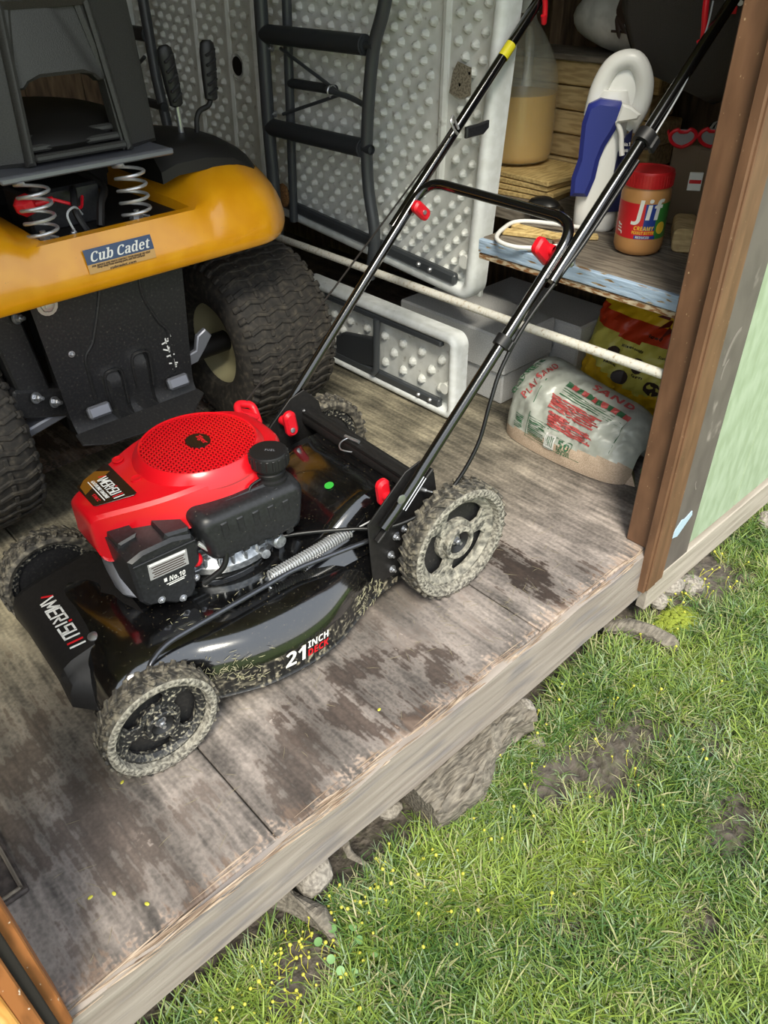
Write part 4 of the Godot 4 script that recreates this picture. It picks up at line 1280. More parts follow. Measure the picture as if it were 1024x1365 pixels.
# ---------------------------------------------------------------- the yellow riding mower, seen from behind
func big_wheel(t: Node3D, x: float, side: float) -> void:
	var wh := Node3D.new()
	wh.name = "rear_wheel"
	t.add_child(wh, true)
	var r := 0.25
	var h := 0.150
	var xf := along(Vector3(x, r, 0), Vector3(side, 0, 0))
	var b := B.new()
	b.lathe([Vector2(0.115, -h * 0.72), Vector2(0.125, -h * 0.90), Vector2(0.165, -h * 1.02), Vector2(0.205, -h), Vector2(0.228, -h * 0.90), Vector2(0.240, -h * 0.78), Vector2(0.2445, -h * 0.45), Vector2(0.2455, 0), Vector2(0.2445, h * 0.45), Vector2(0.240, h * 0.78), Vector2(0.228, h * 0.90), Vector2(0.205, h), Vector2(0.165, h * 1.02), Vector2(0.125, h * 0.90), Vector2(0.115, h * 0.72)], 72, xf)
	var rows := 42
	var cols := 8
	for k in rows:
		var a := TAU * k / rows
		for c in cols:
			var y0 := -h * 0.86 + c * h * 1.72 / cols
			var y1 := y0 + h * 1.72 / cols
			var s := 1.0 if c % 2 == 0 else -1.0
			var w := 0.0125
			var p := []
			for q in [[y0, -s], [y1, s]]:
				var yy: float = q[0]
				var an: float = a + q[1] * 0.021
				var rr := 0.2475 - 0.013 * pow(absf(yy) / h, 4.0)
				p.append(xf * Vector3(rr * cos(an), yy, rr * sin(an)))
			var rad: Vector3 = ((p[0] + p[1]) / 2.0 - Vector3((p[0] + p[1]).x / 2.0, r, 0)).normalized()
			var d: Vector3 = (p[1] - p[0]).normalized()
			b.box((p[0] + p[1]) / 2.0, Vector3(p[0].distance_to(p[1]) + 0.004, 0.007, w), 0.0022, Basis(d, rad, d.cross(rad).normalized()))
			if c % 2 == 1 and k % 1 == 0:
				var am := a + TAU * 0.5 / rows
				var rm := 0.2465 - 0.013 * pow(absf(y1) / h, 4.0)
				var pm: Vector3 = xf * Vector3(rm * cos(am), y1 - 0.004, rm * sin(am))
				var rd := (pm - Vector3(pm.x, r, 0)).normalized()
				b.box(pm, Vector3(0.011, 0.006, 0.019), 0.002, Basis(Vector3(1, 0, 0), rd, Vector3(1, 0, 0).cross(rd)))
		for s2: float in [-1.0, 1.0]:
			var sh: Vector3 = xf * Vector3(0.231 * cos(a), s2 * h * 0.915, 0.231 * sin(a))
			var rd2 := (sh - Vector3(sh.x, r, 0)).normalized()
			b.box(sh, Vector3(0.012, 0.022, 0.017), 0.003, Basis((Vector3(side * s2, 0, 0) + rd2 * 0.8).normalized(), (rd2 - Vector3(side * s2, 0, 0) * 0.8).normalized(), (Vector3(side * s2, 0, 0)).cross(rd2).normalized()))
	obj("tyre", b, M.big_tyre, wh, 35.0)
	var rim := B.new()
	for s: float in [1.0, -1.0]:
		var pr := [Vector2(0.128, 0.115), Vector2(0.121, 0.120), Vector2(0.112, 0.112), Vector2(0.100, 0.085), Vector2(0.078, 0.074), Vector2(0.045, 0.080), Vector2(0.03, 0.085), Vector2(0.0, 0.085)]
		rim.lathe(pr, 40, along(Vector3(x, r, 0), Vector3(s, 0, 0)))
	obj("rim", rim, M.rim_cream, wh, 50.0)
	obj("axle_hub", B.new().lathe([Vector2(0.021, -0.24 * 1.0), Vector2(0.021, -0.088), Vector2(0.018, -0.084), Vector2(0.0, -0.084)], 20, xf), M.deep_black, wh)


func tractor() -> void:
	var t := thing("riding_mower", "yellow riding mower seen from behind with black seat and bare coil springs", "riding mower", Vector3(0.735, 0, -1.9))
	big_wheel(t, 0.447, 1.0)
	big_wheel(t, -0.447, -1.0)
	# fender
	var prof := [[0.298, 0.606], [0.303, 0.622], [0.302, 0.645], [0.292, 0.680], [0.276, 0.708], [0.252, 0.730], [0.215, 0.752], [0.165, 0.772], [0.10, 0.787], [0.02, 0.797], [-0.07, 0.802], [-0.17, 0.800], [-0.28, 0.79], [-0.36, 0.77]]
	var g := []
	var nx := 48
	for i in nx + 1:
		var x := -0.52 + 1.04 * i / nx
		var s := smoothstep(0.30, 0.53, absf(x))
		var s2 := clampf((absf(x) - 0.34) / 0.18, 0.0, 1.0)
		var row := []
		for j in prof.size():
			var z: float = prof[j][0]
			var y: float = prof[j][1]
			var back := smoothstep(-0.05, 0.3, z)
			z -= back * (0.02 * s + 0.16 * s2 * s2)
			y -= (y - 0.606) * (0.20 * s2 + 0.42 * s2 * s2 * s2)
			if j >= 4: y -= (y - 0.712) * (1.0 - smoothstep(0.15, 0.29, absf(x))) * 0.97
			y += 0.012 * (1.0 - s) * smoothstep(0.61, 0.70, y) * (1.0 if absf(x) > 0.22 else 0.0)
			row.append(Vector3(x, y, z))
		g.append(row)
	var fb := B.new()
	for i in nx:
		var xm := -0.52 + 1.04 * (i + 0.5) / nx
		var last := prof.size() - 1 if absf(xm) > 0.165 else 5
		for j in last:
			fb.quad(g[i][j], g[i + 1][j], g[i + 1][j + 1], g[i][j + 1])
			# inner skin
			var o := Vector3(0, -0.006, -0.006)
			fb.quad(g[i][j] + o, g[i][j + 1] + o, g[i + 1][j + 1] + o, g[i + 1][j] + o)
		fb.quad(g[i][0] + Vector3(0, -0.006, -0.006), g[i + 1][0] + Vector3(0, -0.006, -0.006), g[i + 1][0], g[i][0])
	# inner walls beside the seat pan
	for s: float in [-1.0, 1.0]:
		var k := 0
		for i in nx + 1:
			if absf(g[i][0].x - s * 0.1733) < absf(g[k][0].x - s * 0.1733): k = i
		for j in range(5, prof.size() - 1):
			var a: Vector3 = g[k][j]
			var c: Vector3 = g[k][j + 1]
			var dn := Vector3(-s * 0.02, -0.12, 0)
			if s > 0: fb.quad(a, c, c + dn, a + dn)
			else: fb.quad(c, a, a + dn, c + dn)
	var fen := obj("fender", fb, M.yellow_body, t, 50.0)
	# sticker on the rear lip
	var sp := func(u: float, v: float) -> Vector3:
		# u along x, v up the lip
		var k := v / 0.075
		return Vector3(u, lerpf(0.631, 0.697, k), lerpf(0.3042, 0.2905, k * k) + 0.0008)
	var sb := B.new()
	var st := B.new()
	for i in 12:
		var x0 := -0.110 + 0.155 * i / 12.0
		var x1 := -0.110 + 0.155 * (i + 1) / 12.0
		for j in 4:
			for q in [[st, 0.012, 0.033], [sb, 0.033, 0.066]]:
				var v0 := lerpf(q[1], q[2], j / 4.0)
				var v1 := lerpf(q[1], q[2], (j + 1) / 4.0)
				q[0].quad(sp.call(x0, v0), sp.call(x1, v0), sp.call(x1, v1), sp.call(x0, v1))
	obj("sticker", sb, M.sticker_blue, fen).set_meta("label", "blue sticker band")
	obj("sticker", st, M.sticker_tan, fen).set_meta("label", "tan sticker band")
	var on_lip := func(p: Vector3) -> Vector3: return sp.call(p.x, p.y) + Vector3(0, 0, 0.0008 + p.z)
	obj("lettering", letters("Cub Cadet", 0.0215, Transform3D(Basis(), Vector3(-0.034, 0.038, 0)), true, 0.36, 0.136, 0.0006, true).warp(on_lip), M.white_ink, fen)
	obj("small_print", letters("FOR SERVICE AND PARTS CONTACT YOUR DEALER OR VISIT", 0.0042, Transform3D(Basis(), Vector3(-0.034, 0.0265, 0)), true, 0.2, 0.135).warp(on_lip), M.ink_dark, fen)
	obj("small_print", letters("Keep away from moving parts and hot surfaces", 0.0042, Transform3D(Basis(), Vector3(-0.036, 0.0205, 0)), true, 0.2, 0.11).warp(on_lip), M.ink_dark, fen)
	obj("small_print", letters("cubcadet.com", 0.0055, Transform3D(Basis(), Vector3(-0.034, 0.0125, 0)), true, 0.2, 0.06).warp(on_lip), M.ink_dark, fen)
	# black console beside the seat with the levers
	var cn := B.new()
	var cr := []
	for q in [[0.165, 0.802, 0.02], [0.20, 0.818, 0.035], [0.27, 0.823, 0.05], [0.34, 0.812, 0.055], [0.395, 0.780, 0.05], [0.425, 0.745, 0.04], [0.43, 0.72, 0.03]]:
		var ring := PackedVector3Array()
		for p in [[-0.16, -0.03], [-0.155, 0.0], [-0.05, 0.008], [0.06, 0.004], [q[2] + 0.05, -0.008], [q[2] + 0.075, -0.035], [q[2] + 0.075, -0.06], [-0.16, -0.06]]:
			ring.append(Vector3(q[0], q[1] + p[1] + 0.006, p[0] + 0.07))
		cr.append(ring)
	cn.loft(cr)
	obj("lever_console", cn, M.deep_black, t, 35.0)
	for q in [[Vector3(0.274, 0.815, 0.09), Vector3(0.270, 0.89, 0.095), Vector3(0.258, 1.0, 0.10), 0], [Vector3(0.318, 0.815, 0.085), Vector3(0.325, 0.868, 0.085), Vector3(0.378, 1.02, 0.085), 1]]:
		var lv := Node3D.new()
		lv.name = "lever"
		t.add_child(lv, true)
		var rodp := [q[0], q[0].lerp(q[1], 0.8), q[1]] if q[3] == 0 else [q[0], Vector3(0.322, 0.855, 0.085), Vector3(0.332, 0.872, 0.085), Vector3(0.364, 0.880, 0.085), Vector3(0.370, 0.900, 0.085)]
		obj("rod", B.new().tube(rounded(rodp, 0.012, 5), 0.0062, 10), M.zinc if q[3] == 0 else M.deep_black, lv)
		var hb := B.new()
		var d: Vector3 = (q[2] - (q[1] if q[3] == 0 else Vector3(0.370, 0.895, 0.085))).normalized()
		var o: Vector3 = q[1] if q[3] == 0 else Vector3(0.370, 0.890, 0.085)
		var rr := []
		for k in [[0.0, 0.010, 0.010], [0.004, 0.016, 0.013], [0.05, 0.019, 0.014], [0.10, 0.020, 0.014], [0.118, 0.017, 0.012], [0.124, 0.010, 0.008]]:
			var ring := PackedVector3Array()
			for j in 12:
				var an := TAU * j / 12
				ring.append(o + d * k[0] + d.cross(Vector3(0, 0, 1)).normalized() * cos(an) * k[1] + Vector3(0, 0, -1) * sin(an) * k[2])
			rr.append(ring)
		hb.loft(rr)
		for k in 5:
			var m: Vector3 = o + d * (0.02 + k * 0.02) + Vector3(0, 0, 0.0125)
			hb.box(m, Vector3(0.03, 0.006, 0.008), 0.002, Basis(Vector3(0, 0, 1), atan2(d.y, d.x) - PI / 2 + 0.5))
		obj("grip", hb, M.cap_black, lv)
	# seat: a moulded back shell with an opening, on a steel pan
	var seat := Node3D.new()
	seat.name = "seat"
	t.add_child(seat, true)
	var lean := Basis(Vector3(1, 0, 0), -0.10)
	var so := Vector3(-0.018, 0.838, 0.19)
	var shx := func(p: Vector3) -> Vector3:
		var q := p
		q.x *= 1.10
		if q.y > 0.1: q.y = 0.1 + (q.y - 0.1) * (0.62 if q.y < 0.182 else 1.0) - (0.031 if q.y >= 0.182 else 0.0)
		q.z -= 2.2 * p.x * p.x
		return so + lean * q
	var sh := B.new()
	var outer := PackedVector2Array([Vector2(-0.185, 0.0), Vector2(0.185, 0.0), Vector2(0.192, 0.10), Vector2(0.188, 0.25), Vector2(0.168, 0.42), Vector2(0.13, 0.47), Vector2(-0.13, 0.47), Vector2(-0.168, 0.42), Vector2(-0.188, 0.25), Vector2(-0.192, 0.10)])
	# frame around the opening: left, right, upper and lower pieces
	for s: float in [-1.0, 1.0]:
		var colp := PackedVector2Array([Vector2(0.088 * s, 0.0), Vector2(0.19 * s, 0.0), Vector2(0.195 * s, 0.12), Vector2(0.195 * s, 0.26), Vector2(0.19 * s, 0.42), Vector2(0.16 * s, 0.475), Vector2(0.055 * s, 0.48), Vector2(0.055 * s, 0.30), Vector2(0.082 * s, 0.15)])
		sh.prism(colp, 0.05, Transform3D(Basis(), Vector3(0, 0, -0.012)), 0.008)
		sh.prism(PackedVector2Array([Vector2(0.092 * s, 0.0), Vector2(0.108 * s, 0.0), Vector2(0.092 * s, 0.24), Vector2(0.070 * s, 0.46), Vector2(0.058 * s, 0.46), Vector2(0.078 * s, 0.22)]), 0.02, Transform3D(Basis(), Vector3(0, 0, 0.014)), 0.006)
		sh.prism(PackedVector2Array([Vector2(0.165 * s, 0.0), Vector2(0.205 * s, 0.01), Vector2(0.21 * s, 0.14), Vector2(0.208 * s, 0.28), Vector2(0.198 * s, 0.44), Vector2(0.17 * s, 0.44), Vector2(0.178 * s, 0.2)]), 0.09, Transform3D(Basis(), Vector3(0, 0, -0.05)), 0.012)
	sh.prism(PackedVector2Array([Vector2(-0.07, 0.155), Vector2(-0.06, 0.172), Vector2(-0.04, 0.182), Vector2(0.04, 0.182), Vector2(0.06, 0.172), Vector2(0.07, 0.155), Vector2(0.095, 0.15), Vector2(0.07, 0.48), Vector2(-0.07, 0.48), Vector2(-0.095, 0.15)]), 0.036, Transform3D(Basis(), Vector3(0, 0, -0.010)), 0.006)
	sh.prism(rrect(0.20, 0.26, 0.035, 6), 0.03, Transform3D(Basis(), Vector3(0, 0.425, 0.012)), 0.012)
	for k in 3:
		sh.box(Vector3(0, 0.012 + 0.017 * k, 0.008 - 0.02 * k), Vector3(0.185, 0.014, 0.03), 0.004)
	sh.warp(shx)
	obj("backrest_shell", sh, M.seat_vinyl, seat, 40.0)
	var cu := B.new()
	cu.ball(Vector3(-0.035, 0.865, -0.06), Vector3(0.22, 0.055, 0.24), 24)
	obj("cushion", cu, M.deep_black, seat)
	var pan := B.new()
	pan.box(Vector3(-0.02, 0.829, 0.06), Vector3(0.38, 0.010, 0.32), 0.003)
	pan.box(Vector3(-0.02, 0.828, 0.226), Vector3(0.38, 0.013, 0.010), 0.003)
	obj("seat_pan", pan, M.grey_metal, seat)
	for x: float in [-0.155, 0.058]:
		var cb := B.new()
		cb.tube(helix(Vector3(x, 0.705, 0.225), Vector3(x + 0.006, 0.818, 0.215), 0.031, 4.6, 16), 0.0036, 8)
		obj("coil_spring", cb, M.steel, t)
		obj("spring_bolt", bolt(Vector3(x, 0.705, 0.225), Vector3.UP, 0.012, 0.012), M.zinc, t)
	# under the seat: battery, red terminal boot, cables, floor of the tub
	var tub := B.new()
	tub.box(Vector3(-0.0, 0.69, 0.06), Vector3(0.36, 0.012, 0.42), 0.002)
	tub.box(Vector3(-0.0, 0.75, -0.15), Vector3(0.36, 0.13, 0.01), 0.002)
	obj("seat_tub", tub, M.deep_black, t)
	var bat := B.new()
	bat.box(Vector3(-0.06, 0.735, 0.08), Vector3(0.17, 0.085, 0.12), 0.006)
	bat.lathe([Vector2(0.014, 0), Vector2(0.014, 0.014), Vector2(0, 0.014)], 16, Transform3D(Basis(), Vector3(-0.11, 0.775, 0.12)))
	obj("battery", bat, M.black_plastic, t)
	var boot := B.new()
	boot.box(Vector3(-0.155, 0.765, 0.17), Vector3(0.045, 0.04, 0.035), 0.012, Basis(Vector3(0, 0, 1), 0.2))
	boot.tube([Vector3(-0.14, 0.765, 0.175), Vector3(-0.10, 0.768, 0.18)], 0.007, 10)
	obj("terminal_boot", boot, M.red_knob, t)
	for q in [[Vector3(-0.1, 0.768, 0.18), Vector3(-0.07, 0.755, 0.19), Vector3(-0.04, 0.74, 0.17), Vector3(0.0, 0.77, 0.10), 0.0035, "red_knob"], [Vector3(-0.06, 0.70, 0.225), Vector3(-0.07, 0.74, 0.21), Vector3(-0.05, 0.77, 0.17), Vector3(0.0, 0.76, 0.05), 0.0075, "cap_black"], [Vector3(-0.09, 0.70, 0.24), Vector3(-0.1, 0.745, 0.235), Vector3(-0.075, 0.755, 0.22), Vector3(-0.05, 0.73, 0.19), 0.0025, "silver_ink"], [Vector3(-0.02, 0.70, 0.2), Vector3(0.0, 0.74, 0.18), Vector3(0.03, 0.765, 0.14), Vector3(0.0, 0.80, 0.06), 0.009, "deep_black"]]:
		obj("cable", B.new().tube(curve([q[0], q[1], q[2], q[3]], 7), q[4], 8), M[q[5]], t)
	obj("ground_bolt", bolt(Vector3(-0.095, 0.703, 0.235), Vector3(0, 1, 0.2), 0.007, 0.01), M.zinc, t)
	# rear plate
	var bpl := func(u: float, v: float, off := 0.0) -> Vector3:
		# u across (metres), v from the top (0) to the lower lip (1)
		var y := lerpf(0.64, 0.275, v)
		var z := 0.255 - 0.01 * v + off
		return Vector3(-0.052 + u * lerpf(1.0, 0.86, v), y, z)
	var pb := B.new()
	var pg := []
	for i in 25:
		var row := []
		for j in 19:
			var u := -0.185 + 0.37 * i / 24.0
			var v := j / 18.0
			var off := 0.0
			for q in [[-0.048, 0.66, 0.022], [0.035, 0.60, 0.022]]:
				var du: float = absf(u - q[0]) / q[2]
				if v > q[1] and v < 0.97: off += 0.011 * smoothstep(1.2, 0.7, du) * smoothstep(q[1], q[1] + 0.06, v)
			if v > 0.93: off += 0.014 * (v - 0.93) / 0.07
			row.append(bpl.call(u, v, off))
		pg.append(row)
	for i in 24:
		for j in 18:
			pb.quad(pg[i][j], pg[i][j + 1], pg[i + 1][j + 1], pg[i + 1][j])
	pb.box(Vector3(-0.052, 0.45, 0.20), Vector3(0.30, 0.33, 0.09), 0.004)
	# flared lower lip
	pb.add(B.new().prism(PackedVector2Array([Vector2(-0.165, 0.0), Vector2(0.165, 0.0), Vector2(0.172, 0.02), Vector2(0.10, 0.072), Vector2(-0.11, 0.058), Vector2(-0.165, 0.035)]), 0.006, frame(Vector3(-0.052, 0.276, 0.255), Vector3(1, 0, 0), Vector3(0, -0.45, 0.9)), 0.002))
	var plate := obj("rear_plate", pb, M.plate_black, t, 30.0)
	for q in [[-0.045, 0.66, 0.0], [0.037, 0.60, 0.0]]:
		obj("channel_lip", B.new().tube(curve([bpl.call(q[0] - 0.024, q[1] + 0.26, 0.004), bpl.call(q[0] - 0.024, q[1] + 0.04, 0.004), bpl.call(q[0], q[1], 0.008), bpl.call(q[0] + 0.024, q[1] + 0.04, 0.004), bpl.call(q[0] + 0.024, q[1] + 0.26, 0.004)], 6), 0.004, 8), M.plate_black, plate)
	for u: float in [-1.0, 1.0]:
		obj("pressed_groove", B.new().tube(rounded([bpl.call(u * 0.045 + 0.03, 0.05, 0.0), bpl.call(u * 0.055 + 0.015, 0.25, 0.0), bpl.call(u * 0.09 + 0.015, 0.46, 0.0), bpl.call(u * 0.115 + 0.012, 0.52, 0.0), bpl.call(u * 0.118 + 0.012, 0.82, 0.0)], 0.03, 5), 0.0042, 8), M.plate_black, plate)
	for q in [[-0.068, 0.09, 0.015], [-0.05, 0.42, 0.005]]:
		obj("plate_bolt", bolt(bpl.call(q[0] - 0.08, q[1] + 0.06, 0.0), Vector3(0, 0, 1), q[2], 0.006), M.zinc, plate)
	var mk := B.new()
	for q in [[0.118, 0.60, 0.020], [0.128, 0.575, 0.012], [0.120, 0.66, 0.026], [0.124, 0.70, 0.022], [0.126, 0.76, 0.024], [0.130, 0.79, 0.016], [0.128, 0.64, 0.014]]:
		var o: Vector3 = bpl.call(q[0] + rng.randf_range(-0.004, 0.004), q[1], 0.0016)
		mk.box(o, Vector3(q[2], 0.0035, 0.0006), 0.0001, Basis(Vector3(0, 0, 1), rng.randf_range(-0.5, 0.9)))
		mk.box(o + Vector3(0.002, 0.003, 0), Vector3(0.0035, q[2] * 0.7, 0.0006), 0.0001, Basis(Vector3(0, 0, 1), rng.randf_range(-0.5, 0.5)))
	obj("stencil_mark", mk, M.white_ink, plate)
	for x: float in [-0.17, 0.04]:
		obj("hitch_tab", B.new().box(Vector3(x + 0.02, 0.318, 0.262), Vector3(0.055, 0.03, 0.02), 0.005, Basis(Vector3(1, 0, 0), -0.4)), M.grey_metal, plate)
	# lever bracket and axle parts either side
	obj("release_lever", B.new().prism(PackedVector2Array([Vector2(0, 0), Vector2(0.035, 0.004), Vector2(0.06, 0.03), Vector2(0.085, 0.06), Vector2(0.07, 0.082), Vector2(0.045, 0.07), Vector2(0.035, 0.035), Vector2(0.0, 0.028)]), 0.016, Transform3D(Basis(), Vector3(0.100, 0.335, 0.235)), 0.003), M.grey_metal, t)
	var ax := B.new()
	ax.tube([Vector3(-0.40, 0.25, 0.0), Vector3(0.40, 0.25, 0.0)], 0.03, 16)
	ax.box(Vector3(-0.03, 0.3, 0.02), Vector3(0.30, 0.22, 0.22), 0.02)
	ax.box(Vector3(-0.03, 0.50, -0.1), Vector3(0.34, 0.20, 0.45), 0.02)
	obj("transaxle", ax, M.deep_black, t)
	obj("axle_bracket", B.new().box(Vector3(-0.245, 0.292, 0.16), Vector3(0.13, 0.022, 0.05), 0.004, Basis(Vector3(0, 0, 1), 0.2)), M.grey_metal, t)
	var brk := B.new()
	brk.box(Vector3(-0.265, 0.47, 0.14), Vector3(0.07, 0.26, 0.10), 0.005, Basis(Vector3(0, 0, 1), 0.1))
	brk.box(Vector3(-0.245, 0.345, 0.17), Vector3(0.14, 0.07, 0.05), 0.006, Basis(Vector3(0, 0, 1), -0.3))
	obj("frame_bracket", brk, M.plate_black, t)
	for p in [Vector3(-0.248, 0.555, 0.195), Vector3(-0.262, 0.37, 0.20), Vector3(-0.225, 0.345, 0.20)]:
		obj("frame_bolt", bolt(p, Vector3(0.5, 0.1, 1), 0.009, 0.014), M.zinc, t)


# ---------------------------------------------------------------- folded picnic table on its side
func rim_sweep(w0: float, w1: float, h0: float, h1: float, r: float, prof: Array) -> B:
	# rounded rectangle from (w0,h0) to (w1,h1), profile of (inset, z) pairs swept round it
	var b := B.new()
	var rings := []
	for q in prof:
		var ring := PackedVector3Array()
		for p in rrect(w1 - w0 - 2 * q[0], h1 - h0 - 2 * q[0], maxf(r - q[0], 0.004), 6):
			ring.append(Vector3((w0 + w1) / 2 + p.x, (h0 + h1) / 2 + p.y, q[1]))
		ring.reverse()
		rings.append(ring)
	b.loft(rings, true, false, false)
	return b


func dimpled(b: B, w0: float, w1: float, h0: float, h1: float, pa: float, pb: float, r: float, h: float, z: float, skip := []) -> void:
	var rows := int((h1 - h0) / pb)
	var cols := int((w1 - w0) / pa)
	for j in rows:
		for i in cols:
			var x := w0 + (i + 0.5 + (0.5 if j % 2 else 0.0)) * pa
			var y := h0 + (j + 0.5) * pb
			if x > w1 - r: continue
			var bad := false
			for s in skip:
				if absf(x - s[0] - s[2] * (y - h0)) < s[1] and y > s[3]: bad = true
			if bad: continue
			var q := []
			for k in 8:
				var a := TAU * k / 8 + 0.39
				q.append([Vector3(x + r * cos(a), y + r * sin(a), z), Vector3(x + r * 0.72 * cos(a), y + r * 0.72 * sin(a), z - h * 0.7), Vector3(x + r * 0.3 * cos(a), y + r * 0.3 * sin(a), z - h)])
			for k in 8:
				var m := (k + 1) % 8
				b.quad(q[m][0], q[k][0], q[k][1], q[m][1])
				b.quad(q[m][1], q[k][1], q[k][2], q[m][2])
				b.tri(Vector3(x, y, z - h), q[m][2], q[k][2])


func picnic_table() -> void:
	var t := thing("picnic_table", "folded pale grey plastic picnic table on its side with dimpled underside", "picnic table", Vector3(1.631, 0.340, -1.470))
	t.basis = Basis(Vector3(0, 0.0799, -0.9968), Vector3(0, 0.9968, 0.0799), Vector3(1, 0, 0)).scaled(Vector3.ONE * 1.125)
	# z is away from the viewer
	var top := B.new()
	var w0 := -0.043
	var w1 := 1.62
	var h1 := 0.82
	top.add(rim_sweep(w0, w1, 0.006, h1, 0.045, [[0.0, 0.055], [-0.001, 0.015], [0.004, 0.003], [0.012, -0.002], [0.024, -0.001], [0.031, 0.006], [0.034, 0.030]]))
	var pl := B.new()
	var g := []
	for i in 60:
		var row := []
		for j in 30:
			var x := w0 + 0.03 + (w1 - w0 - 0.06) * i / 59.0
			var y := 0.036 + (h1 - 0.066) * j / 29.0
			row.append(Vector3(x, y, 0.030))
		g.append(row)
	for i in 59:
		for j in 29:
			pl.quad(g[i][j], g[i][j + 1], g[i + 1][j + 1], g[i + 1][j])
	pl.box(Vector3((w0 + w1) / 2, h1 / 2 + 0.003, 0.048), Vector3(w1 - w0 - 0.01, h1 - 0.016, 0.012), 0.002)
	var ribs := [[0.875, 0.033, 0.03, -1.0], [1.02, 0.03, 0.0, 0.12], [1.20, 0.03, 0.0, -1.0], [0.11, 0.034, 0.05, 0.22]]
	dimpled(pl, w0 + 0.04, w1 - 0.04, 0.042, h1 - 0.04, 0.052, 0.027, 0.0115, 0.014, 0.030, ribs)
	for r in ribs:
		var y0: float = maxf(0.06, r[3] + 0.03)
		pl.tube([Vector3(r[0] + r[2] * y0, y0, 0.034), Vector3(r[0] + r[2] * 0.4, 0.4, 0.034), Vector3(r[0] + r[2] * 0.77, 0.77, 0.034)], 0.014, 10)
	pl.tube([Vector3(-0.005, 0.105, 0.026), Vector3(-0.005, 0.105, 0.002)], 0.017, 16)
	var tp := obj("tabletop", pl, M.table_plastic, t, 30.0)
	obj("tabletop_rim", top, M.rim_white, tp, 50.0)
	var hole := B.new().lathe([Vector2(0.040, 0.0), Vector2(0.039, 0.010), Vector2(0.033, 0.014), Vector2(0.027, 0.009), Vector2(0.026, -0.002), Vector2(0.0, -0.002)], 28, along(Vector3(0.965, 0.385, 0.030), Vector3(0, 0, -1)))
	obj("umbrella_hole", hole, M.table_plastic, tp)
	obj("hole_bore", B.new().lathe([Vector2(0.0255, 0.0), Vector2(0.0, 0.001)], 20, along(Vector3(0.965, 0.385, 0.0160), Vector3(0, 0, -1))), M.deep_black, tp)
	obj("label_remnant", B.new().prism(PackedVector2Array([Vector2(0.0, 0.006), Vector2(0.035, 0.0), Vector2(0.066, 0.012), Vector2(0.060, 0.066), Vector2(0.018, 0.072), Vector2(0.006, 0.05)]), 0.001, Transform3D(Basis(Vector3(-1, 0, 0), Vector3(0, 1, 0), Vector3(0, 0, -1)), Vector3(0.105, 0.46, 0.0165))), nmat("old_label", [[0.3, c8(104, 98, 84)], [0.6, c8(146, 138, 120)]], 0.1, Vector3(6, 6, 6), 0.8, 4, 91), tp)
	# folded steel frame
	var fr := Node3D.new()
	fr.name = "folding_frame"
	t.add_child(fr, true)
	obj("frame_rail", B.new().box(Vector3(0.635, 0.052, 0.004), Vector3(1.24, 0.030, 0.022), 0.006), M.frame_grey, fr)
	obj("upright", B.new().tube([Vector3(0.695, -0.02, -0.06), Vector3(0.715, 0.30, -0.06), Vector3(0.728, 0.86, -0.06)], 0.018, 16), M.frame_grey, fr)
	obj("upright", B.new().tube([Vector3(0.668, 0.02, -0.018), Vector3(0.664, 0.82, -0.018)], 0.013, 14), M.frame_grey, fr)
	obj("upright", B.new().tube(curve([Vector3(0.285, -0.02, -0.05), Vector3(0.270, 0.10, -0.05), Vector3(0.300, 0.22, -0.05), Vector3(0.310, 0.34, -0.05), Vector3(0.296, 0.52, -0.05), Vector3(0.262, 0.62, -0.05), Vector3(0.225, 0.78, -0.05)], 6), 0.0155, 16), M.frame_grey, fr)
	for q in [[0.505, 0.538], [0.278, 0.312]]:
		obj("sleeved_rung", B.new().lathe([Vector2(0.016, -0.215), Vector2(0.0225, -0.205), Vector2(0.0225, 0.196), Vector2(0.0185, 0.197), Vector2(0.0185, 0.2), Vector2(0.011, 0.2), Vector2(0.011, 0.23)], 24, along(Vector3(0.515, (q[0] + q[1]) / 2, -0.055), Vector3(-0.43, q[1] - q[0], 0))), M.foam_grey, fr)
	obj("sleeved_rung", B.new().tube([Vector3(0.665, 0.395, -0.018), Vector3(0.47, 0.412, -0.02)], 0.012, 14), M.foam_grey, fr)
	obj("brace_wire", B.new().tube([Vector3(0.684, 0.475, -0.03), Vector3(0.43, 0.412, -0.035)], 0.0045, 8), M.frame_grey, fr)
	obj("brace_wire", B.new().tube([Vector3(0.684, 0.315, -0.03), Vector3(0.43, 0.410, -0.035)], 0.0045, 8), M.frame_grey, fr)
	obj("brace_link", B.new().tube(curve([Vector3(0.49, 0.412, -0.03), Vector3(0.44, 0.412, -0.04), Vector3(0.39, 0.412, -0.04), Vector3(0.335, 0.405, -0.04)], 5), 0.007, 10), M.frame_grey, fr)
	obj("brace_ring", B.new().tube(helix(Vector3(0.468, 0.411, -0.034), Vector3(0.464, 0.411, -0.034), 0.013, 1.0, 16), 0.0025, 8), M.zinc, fr)
	for p in [Vector3(0.700, 0.475, -0.045), Vector3(0.700, 0.315, -0.045)]:
		obj("frame_bolt", bolt(p, Vector3(0, 0, -1), 0.006, 0.008), M.zinc, fr)
	for p in [Vector3(0.142, 0.054, -0.0075), Vector3(0.10, 0.053, -0.0075)]:
		obj("rail_screw", bolt(p, Vector3(0, 0.2, -1), 0.005, 0.005), M.zinc, fr)
	# the frame's other half behind the tractor
	obj("upright", B.new().tube([Vector3(1.29, 0.0, -0.04), Vector3(1.36, 0.3, -0.04), Vector3(1.405, 0.82, -0.04)], 0.017, 14), M.frame_grey, fr)
	obj("sleeved_rung", B.new().tube([Vector3(1.58, 0.40, -0.035), Vector3(1.37, 0.415, -0.045)], 0.021, 16), M.foam_grey, fr)
